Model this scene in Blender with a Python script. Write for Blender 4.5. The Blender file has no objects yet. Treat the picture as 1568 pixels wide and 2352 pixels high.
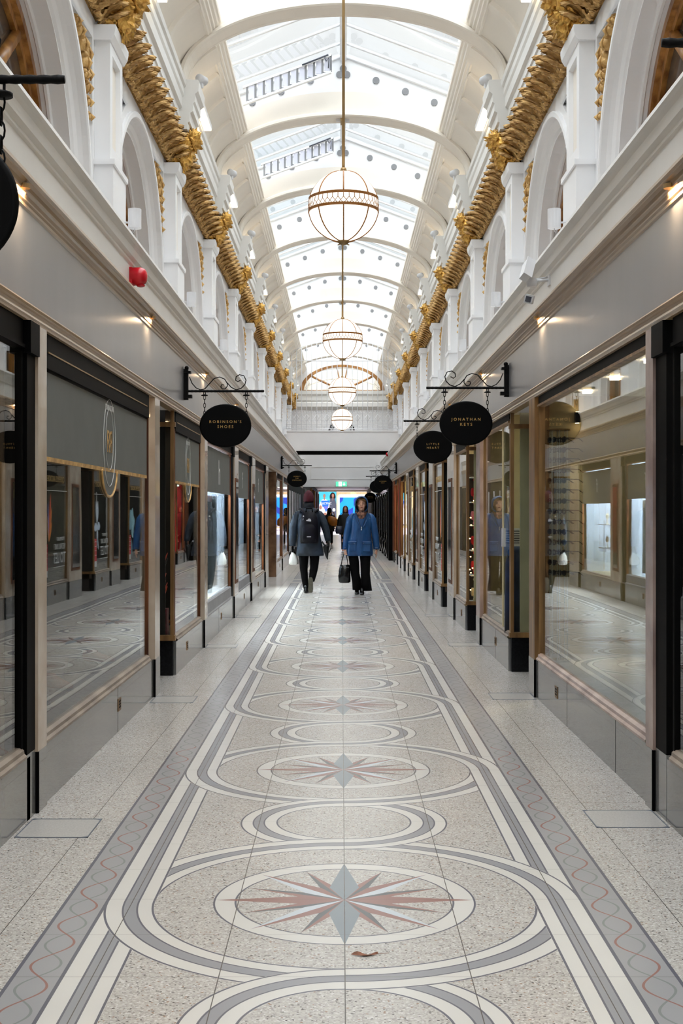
import bpy, bmesh, math, random
from math import sin, cos, pi, sqrt, atan2, radians
from mathutils import Vector, Matrix, geometry, noise
random.seed(7)
SC = bpy.context.scene
COL = SC.collection
F = 2890.0            # focal length in pixels of the 1568x2352 frame
H = 1.4               # eye height
CX = 0.0235           # centre line of the arcade
FX = 0.0106           # centre line of the paving
BAY = 3.74
def YK(k): return 9.77 + BAY * k
ORD = ['nearest','second','third','fourth','fifth','sixth','seventh','eighth','ninth','tenth','eleventh','twelfth']

# ------------------------------------------------------------------ materials
def lin(c):
    return tuple((v/12.92 if v <= .04045 else ((v+.055)/1.055)**2.4) for v in c)
def newmat(name):
    m = bpy.data.materials.new(name); m.use_nodes = True
    nt = m.node_tree; nt.nodes.clear()
    return m, nt
def L(nt, a, b): nt.links.new(a, b)
def principled(nt):
    o = nt.nodes.new('ShaderNodeOutputMaterial'); p = nt.nodes.new('ShaderNodeBsdfPrincipled')
    L(nt, p.outputs[0], o.inputs[0]); return p
def mat(name, rgb, rough=.5, metal=0., var=.06, scale=6., bump=0., bscale=None, emit=0., rgb2=None, stretch=None, coat=0., spec=None, bdist=.01):
    """sRGB colour with a little procedural variation."""
    m, nt = newmat(name); p = principled(nt)
    tc = nt.nodes.new('ShaderNodeTexCoord')
    mp = nt.nodes.new('ShaderNodeMapping'); L(nt, tc.outputs['Object'], mp.inputs[0])
    if stretch: mp.inputs['Scale'].default_value = stretch
    n = nt.nodes.new('ShaderNodeTexNoise'); n.inputs['Scale'].default_value = scale; n.inputs['Detail'].default_value = 4
    L(nt, mp.outputs[0], n.inputs['Vector'])
    r = nt.nodes.new('ShaderNodeValToRGB')
    a = lin(rgb); b = lin(rgb2) if rgb2 else tuple(v*(1-var*2) for v in a)
    if not rgb2: a = tuple(min(1, v*(1+var)) for v in a)
    r.color_ramp.elements[0].position = .35; r.color_ramp.elements[1].position = .65
    r.color_ramp.elements[0].color = (*b, 1); r.color_ramp.elements[1].color = (*a, 1)
    L(nt, n.outputs['Fac'], r.inputs[0]); L(nt, r.outputs[0], p.inputs['Base Color'])
    p.inputs['Roughness'].default_value = rough; p.inputs['Metallic'].default_value = metal
    if spec is not None: p.inputs['Specular IOR Level'].default_value = spec
    if coat: p.inputs['Coat Weight'].default_value = coat
    if bump:
        n2 = nt.nodes.new('ShaderNodeTexNoise'); n2.inputs['Scale'].default_value = bscale or scale*4
        L(nt, mp.outputs[0], n2.inputs['Vector'])
        bn = nt.nodes.new('ShaderNodeBump'); bn.inputs['Strength'].default_value = bump; bn.inputs['Distance'].default_value = bdist
        L(nt, n2.outputs['Fac'], bn.inputs['Height']); L(nt, bn.outputs[0], p.inputs['Normal'])
    if emit:
        p.inputs['Emission Color'].default_value = (*lin(rgb), 1); p.inputs['Emission Strength'].default_value = emit
    return m
def emis(name, rgb, s):
    m, nt = newmat(name); o = nt.nodes.new('ShaderNodeOutputMaterial'); e = nt.nodes.new('ShaderNodeEmission')
    e.inputs[0].default_value = (*lin(rgb), 1); e.inputs[1].default_value = s; L(nt, e.outputs[0], o.inputs[0]); return m
def glassmat(name, tint=(.93,.96,.94), wave=.0, boost=1., f0=.04, rough=0.):
    m, nt = newmat(name); o = nt.nodes.new('ShaderNodeOutputMaterial')
    g = nt.nodes.new('ShaderNodeNewGeometry')
    d = nt.nodes.new('ShaderNodeVectorMath'); d.operation = 'DOT_PRODUCT'
    L(nt, g.outputs['Incoming'], d.inputs[0]); L(nt, g.outputs['Normal'], d.inputs[1])
    def M(op, a, b=None):
        n = nt.nodes.new('ShaderNodeMath'); n.operation = op
        for i, v in enumerate((a, b)):
            if v is None: continue
            if isinstance(v, (int, float)): n.inputs[i].default_value = v
            else: L(nt, v, n.inputs[i])
        return n.outputs[0]
    c = M('ABSOLUTE', d.outputs['Value'])
    f = M('POWER', M('SUBTRACT', 1., c), 5.)
    f = M('MINIMUM', M('MULTIPLY', M('ADD', M('MULTIPLY', f, 1-f0), f0), boost), .97)
    t = nt.nodes.new('ShaderNodeBsdfTransparent'); t.inputs[0].default_value = (*tint, 1)
    gl = nt.nodes.new('ShaderNodeBsdfGlossy'); gl.inputs['Roughness'].default_value = rough; gl.inputs['Color'].default_value = (.97,.97,.97,1)
    if wave:
        tc = nt.nodes.new('ShaderNodeTexCoord'); n = nt.nodes.new('ShaderNodeTexNoise'); n.inputs['Scale'].default_value = 1.1
        n.inputs['Detail'].default_value = 0
        L(nt, tc.outputs['Object'], n.inputs['Vector'])
        b = nt.nodes.new('ShaderNodeBump'); b.inputs['Strength'].default_value = wave; b.inputs['Distance'].default_value = .02
        L(nt, n.outputs['Fac'], b.inputs['Height']); L(nt, b.outputs[0], gl.inputs['Normal'])
    mx = nt.nodes.new('ShaderNodeMixShader'); L(nt, f, mx.inputs[0]); L(nt, t.outputs[0], mx.inputs[1]); L(nt, gl.outputs[0], mx.inputs[2])
    L(nt, mx.outputs[0], o.inputs[0]); return m

WHITE = mat('white_paint', (.95,.948,.95), .45, var=.012, scale=2)
WARMW = mat('cream_paint', (.955,.925,.88), .5, var=.015, scale=2)
STUCC = mat('cornice_paint', (.92,.912,.895), .42, var=.02, scale=2)
TAN = mat('tan_moulding_paint', (.66,.56,.44), .28, var=.05, scale=3, stretch=(6,.6,6))
FASC = mat('brushed_metal_panel', (.60,.60,.61), .30, .55, var=.02, scale=2, stretch=(1,2,.4))
BLACK = mat('black_gloss_paint', (.03,.028,.03), .5, var=.1, spec=.04)
IRON = mat('black_iron', (.035,.028,.03), .5, .0, spec=.15, var=.1, bump=.2, bscale=60)
GOLD = mat('gilding', (1.,.80,.42), .27, .6, var=.2, scale=30, bump=.3, bscale=90, rgb2=(.80,.58,.26))
GOLDM = mat('matt_gold_leaf_paint', (.88,.72,.46), .42, .2, scale=14, bump=.5, bscale=70, rgb2=(.68,.51,.28))
OAK = mat('golden_oak', (.74,.53,.28), .4, scale=5, stretch=(3,3,.5), rgb2=(.52,.33,.14), coat=.3)
TIMB = mat('brown_timber', (.47,.28,.15), .45, scale=6, stretch=(4,4,.4), rgb2=(.26,.13,.07), spec=.3)
SILL = mat('weathered_sill_metal', (.60,.545,.49), .4, .2, scale=5, rgb2=(.49,.435,.39))
BRONZE = mat('bronze_frame', (.62,.47,.29), .4, .25, scale=6, stretch=(2,2,.3), rgb2=(.42,.30,.18))
MARB = mat('cream_marble_strip', (.80,.74,.67), .25, scale=3, rgb2=(.70,.62,.54), coat=.5)
MIRR = mat('mirror_glass', (.62,.64,.65), .06, .9, var=.02)
MARBP = mat('pink_marble_strip', (.70,.61,.57), .25, scale=4, rgb2=(.57,.48,.45))
BMARB = mat('brown_marble', (.52,.38,.27), .2, scale=5, rgb2=(.35,.24,.16), coat=.4)
STONE = mat('grey_polished_stone', (.47,.47,.465), .2, scale=2.2, rgb2=(.35,.35,.345), coat=.5, stretch=(1,1,.35))
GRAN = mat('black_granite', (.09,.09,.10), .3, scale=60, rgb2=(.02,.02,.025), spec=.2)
BRASS = mat('brass', (.66,.54,.36), .4, .5, var=.1)
GLASS = glassmat('shop_glass', wave=.035, boost=1.05)
ROOFG = glassmat('roof_glass', tint=(.93,.97,.985))
FILM = mat('frosted_film', (.43,.435,.42), .7, var=.02, spec=.2)
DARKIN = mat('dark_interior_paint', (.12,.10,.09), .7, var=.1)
BRNIN = mat('brown_interior_paint', (.28,.22,.17), .7, var=.1)
CREAMI = mat('cream_interior_paint', (.86,.80,.64), .6, var=.05)
BLUEIN = mat('pale_blue_curtain', (.76,.82,.88), .6, scale=3, stretch=(1,14,.2), rgb2=(.62,.70,.79))
GREY = mat('grey_paint', (.55,.55,.56), .5)
PLW = mat('white_plastic', (.88,.88,.89), .35, var=.02)
REDP = mat('red_plastic', (.80,.05,.13), .25, var=.05)
DGREY = mat('dark_grille', (.30,.31,.35), .5, var=.1)
GILTL = mat('gilt_lettering', (.86,.70,.42), .3, .6, var=.05)
CHROME = mat('chrome', (.85,.85,.86), .15, .95, var=.02)

# ------------------------------------------------------------------ mesh builder
class MB:
    def __init__(s): s.v = []; s.f = []; s.m = []; s.mats = []; s.sm = []
    def mi(s, m):
        if m not in s.mats: s.mats.append(m)
        return s.mats.index(m)
    def add(s, vs, fs, m, smooth=False):
        o = len(s.v); s.v += [tuple(v) for v in vs]; i = s.mi(m)
        for f in fs: s.f.append([o+j for j in f]); s.m.append(i); s.sm.append(smooth)
    def box(s, x0, x1, y0, y1, z0, z1, m):
        x0,x1=min(x0,x1),max(x0,x1); y0,y1=min(y0,y1),max(y0,y1); z0,z1=min(z0,z1),max(z0,z1)
        vs=[(x0,y0,z0),(x1,y0,z0),(x1,y1,z0),(x0,y1,z0),(x0,y0,z1),(x1,y0,z1),(x1,y1,z1),(x0,y1,z1)]
        s.add(vs,[(0,3,2,1),(4,5,6,7),(0,1,5,4),(1,2,6,5),(2,3,7,6),(3,0,4,7)],m)
    def ext(s, prof, y0, y1, m, closed=False, smooth=False, cap=False):
        n=len(prof); vs=[(x,y0,z) for x,z in prof]+[(x,y1,z) for x,z in prof]
        fs=[(i,(i+1)%n,n+(i+1)%n,n+i) for i in range(n if closed else n-1)]
        if cap: fs += [tuple(range(n-1,-1,-1)), tuple(range(n,2*n))]
        s.add(vs,fs,m,smooth)
    def lathe(s, prof, c, n, m, smooth=True, axis='z', sx=1., sy=1.):
        vs=[]; 
        for r,z in prof:
            for i in range(n):
                a=2*pi*i/n; p=(r*cos(a)*sx, r*sin(a)*sy, z)
                if axis=='x': p=(z,p[0],p[1])
                if axis=='y': p=(p[0],z,p[1])
                vs.append((c[0]+p[0],c[1]+p[1],c[2]+p[2]))
        fs=[(j*n+i,j*n+(i+1)%n,(j+1)*n+(i+1)%n,(j+1)*n+i) for j in range(len(prof)-1) for i in range(n)]
        if prof[0][0]>1e-5: fs.append(tuple(range(n-1,-1,-1)))
        if prof[-1][0]>1e-5: fs.append(tuple((len(prof)-1)*n+i for i in range(n)))
        s.add(vs,fs,m,smooth)
    def tube(s, path, r, m, n=8, closed=False):
        P=[Vector(p) for p in path]; rs = r if isinstance(r,(list,tuple)) else [r]*len(P)
        vs=[]; up=None
        for i,p in enumerate(P):
            a=P[i-1] if (i>0 or closed) else p; b=P[(i+1)%len(P)] if (i<len(P)-1 or closed) else p
            t=(b-a).normalized() if (b-a).length>1e-9 else Vector((0,0,1))
            if up is None: up = Vector((0,0,1)) if abs(t.z)<.9 else Vector((1,0,0))
            u=(up-t*up.dot(t)); 
            if u.length<1e-6: u=t.orthogonal()
            u.normalize(); up=u; w=t.cross(u)
            for k in range(n):
                q=2*pi*k/n; vs.append(p+(u*cos(q)+w*sin(q))*rs[i])
        N=len(P); fs=[]
        for j in range(N if closed else N-1):
            for k in range(n):
                fs.append((j*n+k,j*n+(k+1)%n,((j+1)%N)*n+(k+1)%n,((j+1)%N)*n+k))
        if not closed: fs += [tuple(range(n-1,-1,-1)), tuple((N-1)*n+k for k in range(n))]
        s.add(vs,fs,m,True)
    def loft(s, rings, m, n=20, cap=True, fn=None):
        """rings: (centre, rx, ry) ellipses in the XY plane, or (centre, rx, ry, xdir, ydir)"""
        vs=[]
        for j,R in enumerate(rings):
            c=Vector(R[0]); ux=Vector(R[3]) if len(R)>3 else Vector((1,0,0)); uy=Vector(R[4]) if len(R)>4 else Vector((0,1,0))
            for i in range(n):
                a=2*pi*i/n; k=fn(j,a) if fn else 1.
                vs.append(c+ux*(R[1]*k*cos(a))+uy*(R[2]*k*sin(a)))
        fs=[(j*n+i,j*n+(i+1)%n,(j+1)*n+(i+1)%n,(j+1)*n+i) for j in range(len(rings)-1) for i in range(n)]
        if cap: fs += [tuple(range(n-1,-1,-1)), tuple((len(rings)-1)*n+i for i in range(n))]
        s.add(vs,fs,m,True)
    def ell(s, c, rx, ry, rz, m, n=16, k=10):
        rings=[]
        for j in range(1,k):
            a=pi*j/k; rings.append(((c[0],c[1],c[2]-rz*cos(a)),rx*sin(a),ry*sin(a)))
        s.loft(rings,m,n)
    def plate(s, outer, holes, map3, m, th=0., mth=None):
        """polygon with holes (2D) mapped by map3(u,v,d); th adds side walls back by th"""
        loops=[outer]+holes
        pts=[p for l in loops for p in l]
        tri=geometry.tessellate_polygon([[Vector((a,b,0)) for a,b in l] for l in loops])
        s.add([map3(a,b,0.) for a,b in pts],[tuple(t) for t in tri],m)
        if th:
            s.add([map3(a,b,th) for a,b in pts],[tuple(t) for t in tri],m)
            for l in loops:
                n=len(l); s.add([map3(a,b,0.) for a,b in l]+[map3(a,b,th) for a,b in l],[(i,(i+1)%n,n+(i+1)%n,n+i) for i in range(n)],mth or m)
    def build(s, name, parent=None, recalc=True):
        me=bpy.data.meshes.new(name); me.from_pydata(s.v,[],s.f)
        for m in s.mats: me.materials.append(m)
        me.polygons.foreach_set('material_index',s.m); me.polygons.foreach_set('use_smooth',s.sm)
        if recalc:
            bm=bmesh.new(); bm.from_mesh(me); bmesh.ops.recalc_face_normals(bm,faces=bm.faces); bm.to_mesh(me); bm.free()
        me.update()
        o=bpy.data.objects.new(name,me); COL.objects.link(o)
        if parent: o.parent=parent
        return o
def empty(name, loc=(0,0,0)):
    o=bpy.data.objects.new(name,None); o.location=loc; o.empty_display_size=.1; COL.objects.link(o); return o
def tag(o, label=None, cat=None, group=None, kind=None):
    if label: o['label']=label
    if cat: o['category']=cat
    if group: o['group']=group
    if kind: o['kind']=kind
    return o
def struct(o): o['kind']='structure'; return o
def place(o, parent, loc=(0,0,0)): o.parent=parent; o.location=loc; return o
def tree(o, parent=None, loc=None, sc=None):
    c=o.copy(); COL.objects.link(c); c.parent=parent
    if loc is not None: c.location=loc
    if sc is not None: c.scale=sc
    for ch in o.children: tree(ch,c)
    return c
def textmesh(name, body, size, m, parent, loc, rot, ext=.0015, align='CENTER', sx=1., spacing=1.):
    cu=bpy.data.curves.new(name,'FONT'); cu.body=body; cu.size=size; cu.extrude=ext; cu.align_x=align; cu.align_y='CENTER'; cu.resolution_u=3; cu.space_character=spacing
    t=bpy.data.objects.new(name+'_tmp',cu); COL.objects.link(t)
    dg=bpy.context.evaluated_depsgraph_get(); me=bpy.data.meshes.new_from_object(t.evaluated_get(dg))
    bpy.data.objects.remove(t); me.materials.clear(); me.materials.append(m)
    o=bpy.data.objects.new(name,me); COL.objects.link(o); o.parent=parent; o.location=loc; o.rotation_euler=rot; o.scale=(sx,1,1)
    return o
def area_light(name, loc, rot, size, size_y, power, color=(1,1,1), parent=None, spread=None):
    l=bpy.data.lights.new(name,'AREA'); l.shape='RECTANGLE'; l.size=size; l.size_y=size_y; l.energy=power; l.color=color
    if spread: l.spread=spread
    o=bpy.data.objects.new(name,l); COL.objects.link(o); o.location=loc; o.rotation_euler=rot
    if parent: o.parent=parent
    return o
# ------------------------------------------------------------------ paving: inlaid pattern as a procedural material
def floor_material():
    m, nt = newmat('terrazzo_paving'); p = principled(nt)
    class E:
        def __init__(s, k): s.k = k
        def _b(op):
            def f(a, b=None): return mth(op, a, b)
            return f
        def __add__(a,b): return mth('ADD',a,b)
        def __sub__(a,b): return mth('SUBTRACT',a,b)
        def __mul__(a,b): return mth('MULTIPLY',a,b)
        def __truediv__(a,b): return mth('DIVIDE',a,b)
        def __radd__(a,b): return mth('ADD',b,a)
        def __rsub__(a,b): return mth('SUBTRACT',b,a)
        def __rmul__(a,b): return mth('MULTIPLY',b,a)
    def mth(op, a, b=None):
        n = nt.nodes.new('ShaderNodeMath'); n.operation = op
        for i, v in enumerate((a, b)):
            if v is None: continue
            if isinstance(v, E): nt.links.new(v.k, n.inputs[i])
            else: n.inputs[i].default_value = v
        return E(n.outputs[0])
    ab = lambda a: mth('ABSOLUTE', a); lt = lambda a,b: mth('LESS_THAN', a, b); gt = lambda a,b: mth('GREATER_THAN', a, b)
    mn = lambda a,b: mth('MINIMUM', a, b); mxx = lambda a,b: mth('MAXIMUM', a, b); sq = lambda a: mth('SQRT', a)
    def between(a, lo, hi): return lt(ab(a-(lo+hi)/2.), (hi-lo)/2.)
    def lay(base, val, mask): return base + (val-base)*mask
    tc = nt.nodes.new('ShaderNodeTexCoord'); sp = nt.nodes.new('ShaderNodeSeparateXYZ'); nt.links.new(tc.outputs['Object'], sp.inputs[0])
    X0 = E(sp.outputs[0]); Y = E(sp.outputs[1])
    x = X0 - FX; ax = ab(x)
    P = 2.298; y0 = 4.54
    ty = mth('FLOORED_MODULO', Y-(y0-P/2), P) - P/2
    us = mth('FLOORED_MODULO', Y-y0, P) - P/2
    r = sq(x*x+ty*ty); rs = sq(x*x+us*us)
    # value code: 0 base, 1 white, 2 grey, 3 dark line, 4 red, 5 pale blue white, 6 charcoal, 7 grey blue, 8 border grey
    def band(d, a, b, c, e):
        mask = between(d, a-.005, e+.005)
        v = 1. + between(d, b, c)*1.
        dark = mxx(mxx(lt(ab(d-a), .004), lt(ab(d-e), .004)), mxx(lt(ab(d-b), .0033), lt(ab(d-c), .0033)))
        return mask, lay(v, 3., dark)
    inY = gt(Y, -9.) * lt(Y, 24.75)
    inY2 = between(Y, 26.3, 45.)
    pat = mxx(inY, inY2)
    sm, sv = band(ax, .684, .738, .788, .85)
    bm_, bv = band(r, .684, .738, .788, .85)
    rm, rv = band(rs, .301, .359, .408, .462)
    S = gt(x*ty, 0.)
    A = lay(lay(lay(E(val(nt,0.)), sv, sm), bv, bm_), rv, rm)
    B = lay(lay(lay(E(val(nt,0.)), rv, rm), bv, bm_), sv, sm)
    v = B + (A-B)*S
    # clip big ring parts that stick out beyond the straight bands
    # compass: white ring and star
    v = lay(v, 1., between(r, .3915, .4677)); v = lay(v, 3., mxx(lt(ab(r-.3915), .0035), lt(ab(r-.4677), .0035)))
    ay = ab(ty)
    def kite(u, w, R, a, hw):
        return lt(ab(w), mn(u*(hw/a), (R-u)*(hw/(R-a))))
    def rot(deg):
        c, s_ = cos(radians(deg)), sin(radians(deg)); return ax*c+ay*s_, ay*c-ax*s_
    for deg in (22.5, 67.5):
        u, w = rot(deg); mk = kite(u, w, .385, .17, .026)
        side = gt(w, 0.) if deg == 22.5 else lt(w, 0.)
        v = lay(v, 4.+side*2., mk)
    u, w = rot(45.); mk = kite(u, w, .45, .16, .042); v = lay(v, 4.+lt(w, 0.)*1., mk)
    mk = kite(ax, ay, .46, .15, .045); v = lay(v, 4., mk)
    mk = kite(ay, ax, .47, .15, .055); v = lay(v, 7., mk)
    v = v*pat
    # border strip with interlaced waves
    bd = between(ax, .852, 1.0)*pat; v = lay(v, 8., bd)
    ph = (Y-4.46)*(2*pi/.38)
    sn = mth('SINE', ph + pi/2); cc = .924
    w1 = lt(ab(ax-(cc - sn*.045)), .0042); w2 = lt(ab(ax-(cc + sn*.045)), .0042)
    v = lay(v, 9., w2*bd); v = lay(v, 4., w1*bd*lt(Y, 7.5))
    v = lay(v, 9., w1*bd*gt(Y, 7.5))
    v = lay(v, 3., mxx(lt(ab(ax-.852), .006), lt(ab(ax-1.0), .006))*pat)
    # small squares where the pattern breaks
    v = lay(v, 8., between(ax, .80, 1.0)*between(Y, 25.2, 25.9))
    # joints
    jx = lt(ab(mth('FLOORED_MODULO', x+.19025, .3805)-.19025), .0016)
    jy = lt(ab(mth('FLOORED_MODULO', Y-4.549+.19, .38)-.19), .0013)
    joint = mxx(jx*lt(ax, 1.2), jy*.55)
    # colours
    def col(rgb):
        n = nt.nodes.new('ShaderNodeRGB'); n.outputs[0].default_value = (*lin(rgb), 1); return n.outputs[0]
    def cmix(a, b, f):
        n = nt.nodes.new('ShaderNodeMix'); n.data_type = 'RGBA'
        nt.links.new(f.k if isinstance(f, E) else f, n.inputs[0]); nt.links.new(a, n.inputs[6]); nt.links.new(b, n.inputs[7]); return n.outputs[2]
    # terrazzo chips
    def vor(scale, rnd=1.):
        n = nt.nodes.new('ShaderNodeTexVoronoi'); n.inputs['Scale'].default_value = scale; nt.links.new(tc.outputs['Object'], n.inputs['Vector']); return n
    vo = vor(165.); sep = nt.nodes.new('ShaderNodeSeparateColor'); nt.links.new(vo.outputs['Color'], sep.inputs[0])
    rmp = nt.nodes.new('ShaderNodeValToRGB'); rmp.color_ramp.interpolation = 'CONSTANT'
    cols = [(0,(.765,.745,.72)),(.30,(.72,.70,.68)),(.55,(.80,.785,.765)),(.76,(.66,.64,.62)),(.86,(.86,.85,.84)),(.94,(.51,.495,.48)),(.97,(.62,.52,.45)),(.985,(.38,.36,.35))]
    cr = rmp.color_ramp
    while len(cr.elements) < len(cols): cr.elements.new(.5)
    for e, (pos, c) in zip(cr.elements, cols): e.position = pos; e.color = (*lin(c), 1)
    nt.links.new(sep.outputs[0], rmp.inputs[0])
    nz = nt.nodes.new('ShaderNodeTexNoise'); nz.inputs['Scale'].default_value = 1.3; nz.inputs['Detail'].default_value = 3; nt.links.new(tc.outputs['Object'], nz.inputs['Vector'])
    mr = nt.nodes.new('ShaderNodeMapRange'); mr.inputs[1].default_value = .3; mr.inputs[2].default_value = .7; mr.inputs[3].default_value = .84; mr.inputs[4].default_value = .94
    nt.links.new(nz.outputs[0], mr.inputs[0])
    c = rmp.outputs[0]
    for code, rgb in ((1,(.86,.85,.83)),(2,(.60,.60,.62)),(3,(.40,.40,.44)),(4,(.60,.44,.41)),(5,(.80,.83,.86)),(6,(.38,.39,.40)),(7,(.53,.57,.60)),(8,(.64,.635,.645)),(9,(.54,.55,.55))):
        c = cmix(c, col(rgb), lt(ab(v-float(code)), .5))
    c = cmix(c, col((.36,.34,.33)), joint)
    vm = nt.nodes.new('ShaderNodeVectorMath'); vm.operation = 'SCALE'; nt.links.new(c, vm.inputs[0]); nt.links.new(mr.outputs[0], vm.inputs['Scale'])
    nt.links.new(vm.outputs[0], p.inputs['Base Color'])
    p.inputs['Roughness'].default_value = .24
    p.inputs['Specular IOR Level'].default_value = .6
    return m
def val(nt, x):
    n = nt.nodes.new('ShaderNodeValue'); n.outputs[0].default_value = x; return n.outputs[0]
FLOORM = floor_material()
b = MB(); b.box(-1.9, 1.95, -5.4, 78, -.15, 0, FLOORM)
b.box(-4.2, -1.9, -5.4, 78, -.15, -.001, BRNIN); b.box(1.95, 4.2, -5.4, 78, -.15, -.001, BRNIN)
struct(b.build('floor'))

# steel-edged access covers beside the shopfronts
FRM = mat('steel_edging', (.42,.45,.50), .4, .4)
TZ = mat('terrazzo_infill', (.725,.715,.70), .3, scale=120, rgb2=(.65,.64,.625))
for side, nm in ((-1,'left'),(1,'right')):
    for i, yk in enumerate((5.40, 9.22, 12.95, 16.7)):
        y = yk + (.17 if side > 0 else 0)
        x1 = side*1.09 + (.04 if side>0 else 0); x2 = CX + side*1.43
        r = empty('access_cover', ((x1+x2)/2, y+.17, 0))
        tag(r, f'flush terrazzo access cover with steel edging, {ORD[i]} along the {nm} shopfronts', 'floor cover', 'floor access covers')
        hx, hy = abs(x2-x1)/2, .165
        b = MB(); b.box(-hx+.004, hx-.004, -hy+.004, hy-.004, 0, .0012, TZ); place(b.build('lid'), r)
        b = MB()
        for a in ((-hx,hx,-hy,-hy+.005),(-hx,hx,hy-.005,hy),(-hx,-hx+.005,-hy,hy),(hx-.005,hx,-hy,hy)): b.box(*a, 0, .0025, FRM)
        for sx in (-1,1):
            for sy in (-1,1): b.add([(sx*hx,sy*hy,.0022),(sx*(hx-.04),sy*hy,.0022),(sx*hx,sy*(hy-.03),.0022)],[(0,1,2)],FRM)
        place(b.build('edging'), r)
# fallen leaf
LEAF = mat('dry_leaf', (.52,.33,.24), .7, var=.2, scale=40)
b = MB(); pts=[]
for i in range(13):
    t=i/12; w=.012*sin(pi*t)**.8; pts.append((t*.085,w))
vs=[(x_,w_,.004+.006*sin(3*x_*30)) for x_,w_ in pts]+[(x_,-w_,.003) for x_,w_ in pts]
b.add(vs,[(i,i+1,14+i,13+i) for i in range(12)],LEAF,True)
b.tube([(.085,0,.003),(.12,.006,.004)],.0008,LEAF,5)
o=b.build('fallen_leaf'); o.location=(.03,3.97,.001); o.rotation_euler=(0,0,.05)
tag(o,'small dry brown leaf lying on the paving just in front of the nearest compass star','leaf')
# ------------------------------------------------------------------ lower facade mouldings, upper walls, vault
YA, YE = -5.2, 46.0
def sx_(side, off): return CX + side*(1.445+off)
def prof(side, pts): return [(sx_(side, o), z) for o, z in pts]
for side, nm in ((-1,'left'),(1,'right')):
    b = MB()
    b.ext(prof(side,[(.50,3.10),(.45,3.19),(-.055,3.225),(-.060,3.20),(-.045,3.185),(-.03,3.165),(-.025,3.14),(-.02,3.12),(0.0,3.10),(.0,3.085),(.012,3.075),(.012,2.885)]),YA,YE,STUCC)
    struct(b.build('cornice' ))
    bpy.context.view_layer.objects  # noqa
    b = MB()
    b.ext(prof(side,[(.012,2.885),(-.055,2.885),(-.058,2.868),(-.048,2.862),(-.048,2.855),(-.030,2.848),(-.022,2.835),(-.022,2.826),(-.012,2.82),(-.006,2.806),(-.006,2.798),(.002,2.79),(.002,2.776),(.012,2.770),(.02,2.763)]),YA,YE,TAN)
    b.ext(prof(side,[(.02,2.344),(-.012,2.346),(-.02,2.335),(-.016,2.325),(-.004,2.318),(-.002,2.305),(-.012,2.296),(-.016,2.285),(-.010,2.278),(-.010,2.267),(.06,2.267)]),YA,YE if side<0 else 37.2,TAN)
    o = b.build('trim_1' if side<0 else 'trim_2'); struct(o)
    b = MB(); b.box(sx_(side,.012),sx_(side,.06),YA,YE if side<0 else YE,2.33,2.78,FASC)
    o = b.build('trim_3' if side<0 else 'trim_4'); struct(o)

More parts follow.
